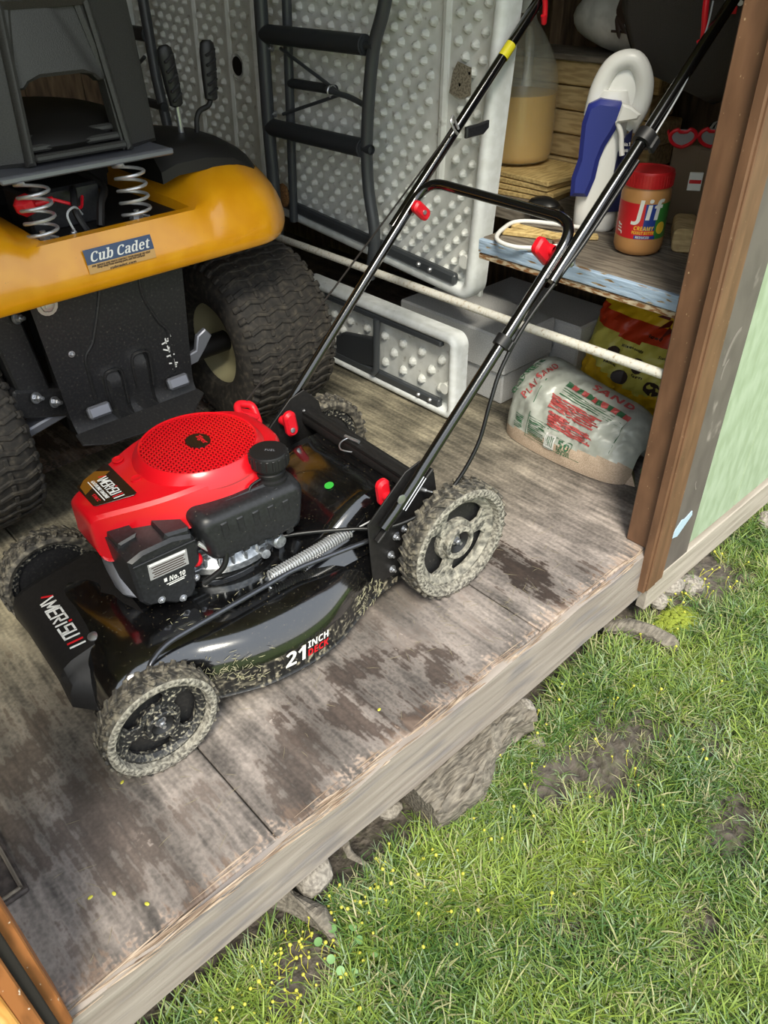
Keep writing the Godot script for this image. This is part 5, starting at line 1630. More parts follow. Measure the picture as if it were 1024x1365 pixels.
	obj("sleeved_rung", B.new().tube([Vector3(1.58, 0.20, -0.035), Vector3(1.32, 0.215, -0.045)], 0.014, 14), M.foam_grey, fr)
	obj("brace_wire", B.new().tube([Vector3(1.42, 0.345, -0.04), Vector3(1.52, 0.29, -0.04)], 0.006, 10), M.frame_grey, fr)
	obj("dead_leaf", B.new().ball(Vector3(0.70, 0.09, -0.03), Vector3(0.03, 0.035, 0.012), 10), nmat("dead_leaf", [[0.3, c8(86, 58, 30)], [0.7, c8(140, 98, 54)]], 0.1, Vector3(6, 6, 6), 0.85, 4, 92), tp)

	# bench seat of the set, lying under it
	var b := thing("picnic_bench", "pale grey plastic picnic bench seat standing on edge on the floor under the table", "bench", Vector3(1.54, 0.0, -1.40))
	b.basis = Basis(Vector3(0, 0.002, -1), Vector3(0.0, 1, 0.002), Vector3(1, 0, 0)) * Basis(Vector3(0, 0, 1), 0.0)
	var bp := B.new()
	bp.box(Vector3(0.35, 0.138, 0.042), Vector3(0.70, 0.255, 0.012), 0.002)
	dimpled(bp, 0.03, 0.68, 0.055, 0.235, 0.084, 0.046, 0.0165, 0.015, 0.036)
	bp.tube([Vector3(0.032, 0.10, 0.036), Vector3(0.032, 0.10, 0.004)], 0.017, 16)
	var bt := obj("bench_seat", bp, M.table_plastic, b, 30.0)
	obj("bench_rim", rim_sweep(-0.012, 0.72, 0.004, 0.276, 0.035, [[0.0, 0.055], [-0.001, 0.012], [0.003, 0.002], [0.010, -0.003], [0.020, -0.002], [0.026, 0.004], [0.029, 0.036]]), M.rim_white, bt, 50.0)
	obj("bench_rail", B.new().box(Vector3(0.36, 0.238, 0.012), Vector3(0.62, 0.022, 0.022), 0.005), M.frame_grey, b)
	obj("bench_rail", B.new().box(Vector3(0.36, 0.040, 0.012), Vector3(0.62, 0.030, 0.022), 0.005), M.frame_grey, b)
	obj("bench_strut", B.new().tube([Vector3(0.325, 0.235, 0.0), Vector3(0.330, 0.06, -0.002), Vector3(0.345, 0.045, -0.004)], 0.0115, 14), M.frame_grey, b)
	obj("bench_gusset", B.new().prism(PackedVector2Array([Vector2(0.335, 0.165), Vector2(0.335, 0.065), Vector2(0.50, 0.03), Vector2(0.54, 0.045), Vector2(0.54, 0.11), Vector2(0.50, 0.135)]), 0.02, Transform3D(Basis(), Vector3(0, 0, 0.012)), 0.004), M.foam_grey, b)
	for p in [Vector3(0.135, 0.044, -0.001), Vector3(0.085, 0.044, -0.001)]:
		obj("rail_screw", bolt(p, Vector3(0, 0.2, -1), 0.005, 0.005), M.zinc, b)


# ---------------------------------------------------------------- the shelf and what stands on it
func shelf_and_goods() -> void:
	var shf := thing("shelf", "rough wooden shelf with peeling pale blue front edge along the shed wall", "shelf")
	obj("shelf_board", board(B.new(), 1.515, 1.764, 0.553, 0.590, -1.29, -0.71, 0.003), M.shelf_wood, shf)
	obj("shelf_board", board(B.new(), 1.766, 2.27, 0.553, 0.590, -3.30, -0.71, 0.003), M.shelf_wood, shf)
	obj("front_strip", board(B.new(), 1.500, 1.5145, 0.555, 0.5885, -1.29, -0.71, 0.002), M.peeling_blue, shf)
	obj("lower_strip", board(B.new(), 1.503, 1.524, 0.539, 0.5525, -1.29, -0.71, 0.002), M.rust_edge, shf)
	obj("brace", board(B.new(), 2.22, 2.26, 0.0, 0.552, -1.25, -1.21), M.old_plank, shf)
	obj("brace", B.new().box(Vector3(2.21, 0.42, -1.05), Vector3(0.03, 0.012, 0.42), 0.002, Basis(Vector3(1, 0, 0), 1.15)), M.old_plank, shf)
	obj("bearer", board(B.new(), 2.24, 2.27, 0.47, 0.552, -3.30, -0.71), M.old_plank, shf)
	# gallon jug on a stack of shims
	var jb := Vector3(1.985, 0.655, -1.575)
	for k in 4:
		var bb := B.new()
		bb.box(Vector3(1.955 + 0.004 * k, 0.597 + k * 0.0155, -1.52 + 0.012 * (k % 2)), Vector3(0.22, 0.013, 0.32), 0.002, Basis(Vector3.UP, 0.14 - 0.06 * k))
		tag(obj("shim_board", bb, M.shim_wood), ["thin pale board at the bottom of the stack under the jug", "thin pale board second from the bottom under the jug", "thin pale board second from the top under the jug", "thin pale board on top of the stack, right under the jug"][k], "board", "thin boards under the jug")
	var j := thing("plastic_jug", "clear gallon jug of amber liquid standing on thin boards on the shelf", "jug", jb)
	var prof := [Vector2(0, 0.004), Vector2(0.075, 0.0), Vector2(0.092, 0.006), Vector2(0.100, 0.022), Vector2(0.101, 0.06), Vector2(0.1005, 0.10), Vector2(0.101, 0.16), Vector2(0.100, 0.205), Vector2(0.094, 0.24), Vector2(0.080, 0.275), Vector2(0.060, 0.31), Vector2(0.042, 0.335), Vector2(0.028, 0.352), Vector2(0.024, 0.362), Vector2(0.024, 0.385)]
	obj("bottle", B.new().lathe(prof, 40), M.jug_plastic, j, 60.0)
	var inner := []
	for p in prof:
		if p.y <= 0.17: inner.append(Vector2(maxf(p.x - 0.0025, 0), p.y + 0.002))
	inner.append(Vector2(0.098, 0.180))
	inner.append(Vector2(0, 0.180))
	obj("liquid", B.new().lathe(inner, 40), M.jug_fluid, j, 50.0)
	obj("jug_handle", B.new().tube(curve([Vector3(-0.035, 0.335, 0.035), Vector3(-0.062, 0.31, 0.062), Vector3(-0.070, 0.26, 0.070), Vector3(-0.068, 0.21, 0.068)], 6), [0.011, 0.012, 0.013, 0.013, 0.013, 0.013, 0.013, 0.013, 0.013, 0.013, 0.013, 0.013, 0.013, 0.013, 0.013, 0.013, 0.014, 0.015, 0.016], 12), M.jug_plastic, j)
	obj("cap", B.new().lathe([Vector2(0.0265, 0.372), Vector2(0.0275, 0.374), Vector2(0.0275, 0.398), Vector2(0.0255, 0.401), Vector2(0, 0.401)], 28), M.white_plastic, j)
	# dark green bottle behind the jug
	var gb := thing("green_bottle", "dark green plastic bottle half hidden behind the jug of amber liquid", "bottle", Vector3(2.06, 0.5905, -1.80))
	obj("bottle", B.new().lathe([Vector2(0, 0), Vector2(0.085, 0.0), Vector2(0.092, 0.01), Vector2(0.092, 0.33), Vector2(0.085, 0.38), Vector2(0.06, 0.42), Vector2(0.03, 0.45), Vector2(0.025, 0.47), Vector2(0, 0.47)], 32), M.dark_green, gb)
	obj("cap", B.new().lathe([Vector2(0.029, 0.455), Vector2(0.029, 0.49), Vector2(0, 0.492)], 20), M.deep_black, gb)
	# lumber stack
	var ln := ["lowest plank of the pale lumber pile behind the spray bottle", "second lowest plank of the pale lumber pile behind the spray bottle", "middle plank of the pale lumber pile behind the spray bottle", "second highest plank of the pale lumber pile behind the spray bottle", "topmost plank of the pale lumber pile, under the white sack"]
	for k in 5:
		var lx := rng.randf_range(-0.02, 0.02)
		tag(obj("lumber_plank", B.new().box(Vector3(2.168 + lx * 0.4, 0.622 + k * 0.064, -1.46 + 0.02 * rng.randf_range(-1, 1)), Vector3(0.13, 0.060, 0.50), 0.004, Basis(Vector3.UP, rng.randf_range(-0.03, 0.03))), M.lumber), ln[k], "plank", "pale lumber planks on the shelf")
	var lt := tag(obj("brown_board", B.new().box(Vector3(2.165, 0.9185, -1.44), Vector3(0.18, 0.016, 0.52), 0.003), M.shelf_wood), "flat brown board on top of the pale lumber pile", "board")
	lt.name = "brown_board"
	var ws := B.new()
	ws.ball(Vector3.ZERO, Vector3(0.12, 0.085, 0.20), 28)
	var wn := noise(33, 6.0)
	ws.warp(func(p: Vector3) -> Vector3: return p * (1.0 + 0.07 * wn.get_noise_3dv(p)))
	var sack := thing("white_sack", "white sack with dark leaf print lying on the lumber pile", "sack", Vector3(2.20, 1.012, -1.36))
	obj("sack_body", ws, M.white_sack, sack)
	var lf := B.new()
	for k in 7:
		var a := -1.2 + 0.4 * k
		var c := Vector3(-0.1205, 0.012, -0.0)
		lf.add(B.new().ball(Vector3.ZERO, Vector3(0.003, 0.007, 0.028), 8), Transform3D(Basis(Vector3(1, 0, 0), a), c + Basis(Vector3(1, 0, 0), a) * Vector3(0, 0, 0.03)))
	lf.box(Vector3(-0.117, -0.025, 0.02), Vector3(0.004, 0.006, 0.06), 0.001)
	obj("leaf_print", lf, M.ink_dark, sack)
	# black strap and clamp lying under the jug
	var st := B.new()
	st.tube(curve([Vector3(1.80, 0.606, -1.33), Vector3(1.76, 0.625, -1.27), Vector3(1.73, 0.606, -1.22), Vector3(1.71, 0.606, -1.21), Vector3(1.70, 0.606, -1.24), Vector3(1.70, 0.606, -1.28)], 8), 0.011, 10)
	st.ball(Vector3(1.75, 0.618, -1.285), Vector3(0.035, 0.026, 0.05), 14)
	st.box(Vector3(1.73, 0.612, -1.25), Vector3(0.05, 0.03, 0.07), 0.008, Basis(Vector3.UP, 0.5))
	tag(obj("black_strap", st, M.cable_black), "black rubber strap and buckle bundled on the shelf behind the white wire", "strap")
	# spray bottle
	var sb := thing("spray_bottle", "white spray bottle with blue trigger and grip standing on the shelf edge", "spray bottle", Vector3(1.765, 0.591, -1.135), Vector3(0, -58, 0))
	sb.scale = Vector3(0.86, 0.86, 0.86)
	var body := B.new()
	var rr := []
	# front is local z+, rings in y
	for q in [[0.0, 0.052, 0.036, 0.0], [0.01, 0.060, 0.043, 0.0], [0.06, 0.062, 0.045, 0.0], [0.16, 0.060, 0.045, 0.0], [0.25, 0.056, 0.044, 0.0], [0.31, 0.052, 0.042, 0.0], [0.34, 0.046, 0.040, 0.002], [0.365, 0.034, 0.034, 0.006]]:
		var ring := PackedVector3Array()
		for p in rrect(q[1] * 2, q[2] * 2, minf(q[1], q[2]) * 0.8, 5):
			ring.append(Vector3(p.x + q[3], q[0], -p.y))
		rr.append(ring)
	body.loft(rr)
	# moulded handle loop above the shoulder
	body.tube(curve([Vector3(-0.045, 0.30, 0.0), Vector3(-0.035, 0.37, 0.0), Vector3(-0.005, 0.425, 0.0), Vector3(0.045, 0.435, 0.0), Vector3(0.078, 0.39, 0.0), Vector3(0.080, 0.33, 0.0), Vector3(0.055, 0.27, 0.0)], 6), 0.024, 16)
	body.ball(Vector3(0.03, 0.36, -0.008), Vector3(0.052, 0.065, 0.018), 20)
	obj("body", body, M.white_plastic, sb, 50.0)
	var bl := PackedVector2Array([Vector2(-0.068, 0.10), Vector2(-0.02, 0.10), Vector2(-0.005, 0.15), Vector2(0.0, 0.20), Vector2(0.01, 0.235), Vector2(0.03, 0.275), Vector2(0.048, 0.32), Vector2(0.035, 0.345), Vector2(-0.02, 0.350), Vector2(-0.05, 0.335), Vector2(-0.06, 0.29), Vector2(-0.058, 0.20), Vector2(-0.07, 0.15)])
	obj("grip", B.new().prism(bl, 0.05, Transform3D(Basis(), Vector3(-0.008, 0.0, 0.042)), 0.012), M.blue_plastic, sb).set_meta("label", "blue trigger grip")
	var nz := B.new()
	nz.prism(PackedVector2Array([Vector2(0.02, 0.295), Vector2(0.03, 0.342), Vector2(0.055, 0.335), Vector2(0.082, 0.318), Vector2(0.075, 0.305), Vector2(0.05, 0.300)]), 0.03, Transform3D(Basis(), Vector3(0, 0, 0.058)), 0.005)
	nz.tube(curve([Vector3(0.022, 0.30, 0.06), Vector3(0.038, 0.27, 0.06), Vector3(0.045, 0.235, 0.062), Vector3(0.05, 0.215, 0.064)], 5), 0.007, 10)
	obj("trigger", nz, M.white_plastic, sb)
	obj("label_panel", B.new().prism(PackedVector2Array([Vector2(0.058, 0.06), Vector2(0.10, 0.06), Vector2(0.10, 0.275), Vector2(0.082, 0.262), Vector2(0.066, 0.22)]), 0.004, Transform3D(Basis(Vector3.UP, 0.5), Vector3(-0.02, 0, 0.080)), 0.001), M.navy_label, sb)
	obj("lettering", letters("No.1", 0.009, Transform3D(Basis(Vector3.UP, 0.5), Vector3(0.058, 0.235, 0.045)), true, 0, 0.02), M.white_ink, sb)
	obj("lettering", letters("You.A", 0.009, Transform3D(Basis(Vector3.UP, 0.5), Vector3(0.060, 0.220, 0.044)), true, 0, 0.026), M.white_ink, sb)
	# peanut butter jar
	var jr := thing("peanut_butter_jar", "peanut butter jar with red lid and red, blue and green label on shelf", "jar", Vector3(1.690, 0.5905, -0.960), Vector3(0, -58, 0))
	jr.scale = Vector3.ONE * 0.9
	obj("jar_body", B.new().lathe([Vector2(0, 0.002), Vector2(0.044, 0.0), Vector2(0.056, 0.006), Vector2(0.061, 0.018), Vector2(0.0615, 0.035), Vector2(0.0605, 0.05), Vector2(0.0605, 0.128), Vector2(0.0615, 0.14), Vector2(0.060, 0.155), Vector2(0.054, 0.168), Vector2(0.052, 0.176), Vector2(0, 0.176)], 48), M.butter, jr, 50.0)
	var lid := B.new()
	lid.lathe([Vector2(0.055, 0.166), Vector2(0.060, 0.167), Vector2(0.0605, 0.198), Vector2(0.058, 0.203), Vector2(0.050, 0.2035), Vector2(0.047, 0.201), Vector2(0, 0.201)], 48)
	for k in 48:
		var a := TAU * k / 48
		lid.box(Vector3(0.0603 * cos(a), 0.183, 0.0603 * sin(a)), Vector3(0.0016, 0.028, 0.003), 0.0005, Basis(Vector3.UP, -a))
	obj("lid", lid, M.red_lid, jr)
	# label bands: angle a around the jar, 0 looks along local +z
	var band := func(a0: float, a1: float, y0: float, y1: float, r: float) -> B:
		var b := B.new()
		for k in 24:
			var t0 := lerpf(a0, a1, k / 24.0)
			var t1 := lerpf(a0, a1, (k + 1) / 24.0)
			b.quad(Vector3(r * sin(t0), y0, r * cos(t0)), Vector3(r * sin(t1), y0, r * cos(t1)), Vector3(r * sin(t1), y1, r * cos(t1)), Vector3(r * sin(t0), y1, r * cos(t0)))
		return b
	obj("label", band.call(-1.9, 0.05, 0.046, 0.132, 0.0612), M.label_red, jr).set_meta("label", "red label field")
	obj("label", band.call(0.05, 0.55, 0.068, 0.132, 0.0612), M.label_blue, jr).set_meta("label", "blue label field")
	obj("label", band.call(0.55, 1.9, 0.046, 0.132, 0.0612), M.label_green, jr).set_meta("label", "green label field")
	obj("label", band.call(0.05, 0.55, 0.046, 0.068, 0.0612), M.label_red, jr).set_meta("label", "lower red label field")
	obj("label_stripe", band.call(-0.25, 0.62, 0.047, 0.0555, 0.0614), M.label_blue, jr)
	var wrap := func(p: Vector3) -> Vector3:
		var r := 0.0616 + p.z
		return Vector3(r * sin(p.x / 0.0616), p.y, r * cos(p.x / 0.0616))
	obj("lettering", letters("Jif", 0.046, Transform3D(Basis(), Vector3(0.008, 0.081, 0)), true, 0.1, 0.074).warp(wrap), M.white_ink, jr).set_meta("label", "white lettering")
	obj("lettering", letters("CREAMY", 0.0095, Transform3D(Basis(), Vector3(0.006, 0.0685, 0)), true, 0.05, 0.05).warp(wrap), M.label_yellow, jr).set_meta("label", "yellow lettering")
	obj("lettering", letters("PEANUT BUTTER", 0.0075, Transform3D(Basis(), Vector3(0.006, 0.0585, 0)), true, 0.0, 0.056).warp(wrap), M.label_yellow, jr).set_meta("label", "yellow lettering")
	obj("lettering", letters("REDUCED", 0.0055, Transform3D(Basis(), Vector3(0.006, 0.0485, 0)), true, 0.0, 0.034).warp(wrap), M.white_ink, jr).set_meta("label", "white lettering")
	obj("lettering", letters("Jif", 0.013, Transform3D(Basis(Vector3(0, 0, 1), PI / 2), Vector3(-0.052, 0.066, 0)), true, 0.1, 0.026).warp(wrap), M.white_ink, jr).set_meta("label", "small white lettering")
	obj("label_seal", B.new().prism(rrect(0.026, 0.030, 0.013, 5), 0.0006, Transform3D(Basis(), Vector3(0.052, 0.073, 0.0004))).warp(wrap), M.label_yellow, jr)
	# things at the right end of the shelf
	var cbx := thing("cardboard_box", "worn brown cardboard box at the end of the shelf behind the post", "box", Vector3(2.02, 0.591, -0.925), Vector3(0, 8, 0))
	var cb := B.new()
	cb.box(Vector3(0, 0.095, 0), Vector3(0.16, 0.19, 0.26), 0.003)
	obj("carton", cb, M.cardboard, cbx)
	obj("carton_flap", B.new().box(Vector3(-0.084, 0.10, 0.0), Vector3(0.003, 0.17, 0.12), 0.001, Basis(Vector3.UP, 0.03)), M.cardboard, cbx)
	var tg := tag(obj("paper_tag", B.new().box(Vector3(1.80, 0.735, -0.905), Vector3(0.004, 0.04, 0.03), 0.001, Basis(Vector3.UP, 0.6)), M.white_plastic), "small white paper tag with red band in front of the brown box", "tag")
	obj("red_band", B.new().box(Vector3(1.7978, 0.735, -0.9035), Vector3(0.001, 0.008, 0.026), 0.0002, Basis(Vector3.UP, 0.6)), M.red_ink, tg)
	tag(obj("carton", B.new().box(Vector3(1.885, 0.674, -0.835), Vector3(0.06, 0.165, 0.13), 0.004), M.cardboard), "narrow brown carton standing beside the small paper tag", "box")
	var wb := B.new()
	wb.prism(rrect(0.055, 0.055, 0.014, 4), 0.13, frame(Vector3(1.80, 0.619, -0.905), Vector3(0.6, 0, 1), Vector3(0, 1, 0)), 0.003)
	tag(obj("wood_block", wb, M.lumber), "short pale wood block on the shelf below the paper tag", "block")
	# red rimmed sunglasses and the striped cap behind them
	var sg := thing("sunglasses", "red rimmed heart shaped sunglasses resting on the brown box", "sunglasses", Vector3(1.905, 0.803, -0.975))
	var fx := frame(Vector3.ZERO, Vector3(0.55, 0.05, 0.83), Vector3(-0.25, 0.95, 0.1))
	for s: float in [-1.0, 1.0]:
		var pts := []
		for k in 25:
			var a := TAU * k / 24
			pts.append(fx * Vector3(s * 0.033 + 0.029 * cos(a), 0.021 * sin(a) + 0.005 * absf(cos(a)) - (0.006 if absf(a - PI / 2) < 0.3 else 0.0), 0))
		obj("rim", B.new().tube(pts, 0.0045, 8), M.red_knob, sg)
		var ln2 := B.new().prism(rrect(0.056, 0.040, 0.018, 5), 0.002, fx * Transform3D(Basis(), Vector3(s * 0.033, 0.001, 0)))
		obj("lens", ln2, M.sticker_grey, sg)
		obj("temple", B.new().tube(curve([fx * Vector3(s * 0.064, 0.006, 0), fx * Vector3(s * 0.066, 0.006, -0.02), fx * Vector3(s * 0.064, 0.002, -0.035)], 5), 0.003, 8), M.red_knob, sg)
	obj("bridge", B.new().tube([fx * Vector3(-0.006, 0.004, 0), fx * Vector3(0.006, 0.004, 0)], 0.0045, 8), M.red_knob, sg)
	var cap := thing("striped_cap", "black and white striped cloth cap behind the red sunglasses", "cap", Vector3(2.05, 0.783, -0.93))
	var cpb := B.new()
	cpb.lathe([Vector2(0, 0), Vector2(1.0, 0), Vector2(0.97, 0.3), Vector2(0.8, 0.65), Vector2(0.5, 0.9), Vector2(0, 1.0)], 24, Transform3D(Basis.from_scale(Vector3(0.07, 0.05, 0.10)), Vector3.ZERO))
	obj("crown", cpb, M.white_plastic, cap)
	for k in 9:
		var zz := -0.08 + 0.02 * k
		var w := sqrt(1.0 - pow(zz / 0.1, 2.0))
		var pts := []
		for q in 13:
			var a := PI * q / 12
			pts.append(Vector3(0.071 * w * cos(a), 0.0505 * w * sin(a), zz))
		obj("stripe", B.new().tube(pts, 0.003, 6), M.deep_black, cap)
	# loose shims and white wire at the shelf's front
	var wl := ["thin pale wood strip lying along the front of the shelf", "short pale shim lying on the shelf by the foot of the spray bottle", "short pale shim inside the white wire loop at the table end", "reddish scrap of wood beside the white wire loop"]
	var k2 := 0
	for q in [[Vector3(1.62, 0.5975, -1.20), Vector3(0.025, 0.012, 0.15), 0.06, "shim_wood"], [Vector3(1.66, 0.5965, -1.115), Vector3(0.025, 0.010, 0.11), 0.7, "shim_wood"], [Vector3(1.585, 0.5975, -1.22), Vector3(0.025, 0.012, 0.10), 0.4, "shim_wood"], [Vector3(1.60, 0.5975, -1.10), Vector3(0.025, 0.012, 0.06), 0.9, "brown_paint"]]:
		tag(obj("wood_scrap", B.new().box(q[0], q[1], 0.002, Basis(Vector3.UP, q[2])), M[q[3]]), wl[k2], "wood scrap", "wood scraps at the shelf front")
		k2 += 1
	var wi := curve([Vector3(1.70, 0.610, -1.09), Vector3(1.64, 0.608, -1.26), Vector3(1.555, 0.606, -1.26), Vector3(1.49, 0.602, -1.22), Vector3(1.49, 0.60, -1.15), Vector3(1.55, 0.606, -1.08), Vector3(1.62, 0.608, -1.06)], 8)
	tag(obj("white_wire", B.new().tube(wi, 0.0055, 10), M.white_plastic), "loop of white wire hanging over the shelf edge", "wire")
	# grass catcher bag
	var gc := thing("grass_catcher", "black mesh grass catcher bag hanging at the end of the shelf", "bag", Vector3(1.88, 0.865, -1.06))
	var bg := B.new()
	var ringz := []
	for q in [[-0.02, 0.030, 0.10, 0.0], [0.01, 0.042, 0.14, 0.0], [0.08, 0.05, 0.17, 0.0], [0.24, 0.055, 0.175, -0.005], [0.36, 0.055, 0.165, -0.01], [0.50, 0.05, 0.155, -0.02], [0.62, 0.05, 0.145, -0.03]]:
		var ring := PackedVector3Array()
		for p in rrect(q[1] * 2, q[2] * 2, 0.04, 5):
			ring.append(Vector3(p.x + q[3] + 0.05, q[0] + 0.06 + p.y * 0.30, -p.y * 1.0 - 0.04 * q[0]))
		ringz.append(ring)
	bg.loft(ringz)
	var bn := noise(44, 5.0)
	bg.warp(func(p: Vector3) -> Vector3: return p + Vector3(0.012, 0.004, 0.008) * bn.get_noise_3dv(p * 1.6))
	obj("mesh_bag", bg, M.bag_mesh, gc, 50.0)
	var pip := []
	for q in [[-0.02, 0.10, 0.0], [0.01, 0.14, 0.0], [0.08, 0.17, 0.0], [0.24, 0.175, -0.005], [0.36, 0.165, -0.01], [0.50, 0.155, -0.02], [0.62, 0.145, -0.03]]:
		pip.append(Vector3(q[2] + 0.045, q[0] + 0.06 + q[1] * 0.30, -q[1] - 0.04 * q[0]))
	obj("bag_piping", B.new().tube(curve(pip, 6), 0.006, 8), M.deep_black, gc)
	obj("lettering", letters("BL.", 0.045, frame(Vector3(-0.022, 0.215, 0.10), Vector3(0.15, -0.25, 0.95), Vector3(0.0, 1, 0.1)), true, 0.1, 0.09), M.white_ink, gc).set_meta("label", "white lettering")
	obj("red_patch", B.new().box(Vector3(-0.022, 0.198, 0.13), Vector3(0.003, 0.014, 0.016), 0.001), M.red_ink, gc)


# ---------------------------------------------------------------- what stands on the floor under the shelf
func floor_goods() -> void:
	tag(obj("concrete_block", board(B.new(), 1.735, 1.97, 0.0, 0.104, -1.80, -1.362, 0.005), M.concrete), "pale grey concrete block on the floor, lower one of two stacked", "block", "grey blocks under the shelf")
	tag(obj("concrete_block", board(B.new(), 1.722, 1.965, 0.1055, 0.228, -1.81, -1.352, 0.006), M.concrete), "pale grey concrete block lying on top of another beside the bench", "block", "grey blocks under the shelf")
	tag(obj("concrete_block", board(B.new(), 1.985, 2.19, 0.0, 0.21, -1.72, -1.27, 0.006), M.concrete), "grey block in shadow behind the stacked concrete blocks", "block", "grey blocks under the shelf")
	tag(obj("pipe", B.new().tube([Vector3(1.452, 0.430, -2.1), Vector3(1.45, 0.4335, -1.1), Vector3(1.452, 0.438, -0.706)], 0.0108, 14), M.chip_white_pipe), "long chipped white metal pipe running under the shelf to the post", "pipe")
	# sand bag
	var sb := thing("sand_bag", "half empty clear plastic bag of play sand slumped on the floor", "sand bag")
	var sn := noise(55, 4.0, FastNoiseLite.TYPE_SIMPLEX_SMOOTH, 3)
	var surf := func(u: float, v: float) -> Vector3:
		# u 0..1 along the floor from the far corner to the near one, v 0..1 from the floor in front over the top to the back
		var z := lerpf(-1.255, -0.835, u)
		var e := sqrt(maxf(1.0 - pow(absf(2.0 * u - 1.0), 7.0), 0.0))
		var hgt := lerpf(0.225, 0.150, u) * (0.55 + 0.45 * e)
		var front := 1.605 + 0.045 * (1.0 - e) - 0.02 * sin(PI * u)
		var depth := 0.20 * (0.3 + 0.7 * e)
		var P := [Vector2(0, 0), Vector2(-0.05, 0.35), Vector2(0.22, 1.12), Vector2(0.86, 1.0)]
		var q := Vector2()
		if v < 0.78:
			var t := v / 0.78
			q = P[0].bezier_interpolate(P[1], P[2], P[3], t)
		else:
			var t := (v - 0.78) / 0.22
			q = P[3].bezier_interpolate(Vector2(1.08, 0.95), Vector2(1.05, 0.5), Vector2(1.0, 0.0), t)
		var p := Vector3(front + depth * q.x, hgt * q.y + 0.002, z)
		var k := sn.get_noise_3dv(p * 2.2) * 0.024 + sn.get_noise_3dv(p * 8.0) * 0.006 + absf(sn.get_noise_3dv(Vector3(p.x * 3 + p.z * 9, p.y * 14, p.z * 4))) * 0.012
		return p + Vector3(-0.8, 0.5, 0.0) * k * sin(PI * clampf(v, 0.02, 0.98)) * minf(e * 1.5, 1.0)
	var bag := B.new()
	var fill := B.new()
	var nu := 60
	var nv := 44
	for i in nu:
		for j in nv:
			var q := []
			for d in [[0, 0], [1, 0], [1, 1], [0, 1]]:
				q.append(surf.call((i + d[0]) / float(nu), (j + d[1]) / float(nv)))
			if (j < 5 + (i / 8)): fill.quad(q[0], q[1], q[2], q[3])
			else: bag.quad(q[0], q[1], q[2], q[3])
	var bb := obj("bag_film", bag, M.sack_clear, sb, 70.0)
	obj("sand_fill", fill, M.sand, sb, 70.0)
	for q in [[Vector3(1.66, 0.0, -1.235), Vector3(1.652, 0.004, -1.262), Vector3(1.70, 0.0, -1.24), Vector3(1.68, 0.06, -1.22)], [Vector3(1.63, 0.0, -0.86), Vector3(1.640, 0.003, -0.812), Vector3(1.70, 0.0, -0.85), Vector3(1.67, 0.05, -0.86)]]:
		var ear := B.new()
		ear.tri(q[0], q[1], q[3]); ear.tri(q[1], q[2], q[3]); ear.tri(q[0], q[2], q[1]); ear.tri(q[0], q[3], q[2])
		obj("bag_corner", ear, M.sand, sb)
	# print, laid on the film: x 0..1 -> u, y 0..1 -> v
	var lay := func(p: Vector3) -> Vector3:
		var a: Vector3 = surf.call(p.x, p.y)
		var b: Vector3 = surf.call(p.x + 0.004, p.y)
		var c: Vector3 = surf.call(p.x, p.y + 0.004)
		return a + (b - a).cross(c - a).normalized() * (0.0028 + p.z)
	var patch := func(u0: float, u1: float, v0: float, v1: float, n := 6) -> B:
		var b := B.new()
		for i in n:
			for j in n:
				var q := []
				for d in [[0, 0], [1, 0], [1, 1], [0, 1]]:
					q.append(lay.call(Vector3(lerpf(u0, u1, (i + d[0]) / float(n)), lerpf(v0, v1, (j + d[1]) / float(n)), 0)))
				b.quad(q[0], q[1], q[2], q[3])
		return b
	var rl := B.new()
	for k in 13:
		if k == 6: continue
		var v := 0.285 + k * 0.0165
		var u0 := 0.34 + 0.004 * (12 - k)
		var u1 := 0.74 - 0.02 * (k % 3) - (0.15 if k == 5 else 0.0)
		rl.add(patch.call(u0, u1, v, v + 0.0115, 14))
	obj("red_print", rl, M.print_red, bb).set_meta("kind", "stuff")
	var gl := B.new()
	for k in 4:
		gl.add(patch.call(0.39, 0.84 - 0.05 * (k % 2), 0.515 + k * 0.016, 0.520 + k * 0.016, 6))
	for k in 10:
		gl.add(patch.call(0.26, 0.42 - 0.02 * (k % 3), 0.14 + k * 0.013, 0.145 + k * 0.013, 4))
	for k in 8:
		gl.add(patch.call(0.13, 0.20, 0.15 + k * 0.013, 0.155 + k * 0.013, 3))
	obj("green_print", gl, M.print_green, bb).set_meta("kind", "stuff")
	var fr1 := B.new()
	for q in [[0.245, 0.25, 0.12, 0.55], [0.245, 0.50, 0.275, 0.279], [0.245, 0.70, 0.12, 0.124], [0.62, 0.624, 0.12, 0.24], [0.50, 0.624, 0.235, 0.239], [0.86, 0.864, 0.30, 0.58]]:
		fr1.add(patch.call(q[0], q[1], q[2], q[3], 5))
	obj("print_frame", fr1, M.print_green, bb).set_meta("kind", "stuff")
	for k in 12:
		obj("red_check" if k % 2 else "green_check", patch.call(0.385 + k * 0.040, 0.385 + (k + 1) * 0.040, 0.585, 0.630, 3), M.print_red if k % 2 else M.print_green, bb)
	for q in [["50", 0.062, 0.565, 0.165, 0.085, "print_green"], ["POUNDS", 0.020, 0.57, 0.142, 0.09, "print_green"], ["22.6 KG", 0.018, 0.57, 0.118, 0.08, "print_green"]]:
		obj("lettering", letters(q[0], q[1], Transform3D(Basis(), Vector3(q[2], q[3], 0)), true, 0, q[4], 0.0006).warp(lay), M[q[5]], bb).set_meta("label", "green lettering")
	var lrot := Basis(Vector3(0, 0, 1), 1.35)
	obj("lettering", letters("PLAY SAND", 0.050, Transform3D(lrot, Vector3(0.215, 0.52, 0)), true, 0, 0.32, 0.0006).warp(lay), M.print_red, bb).set_meta("label", "red lettering")
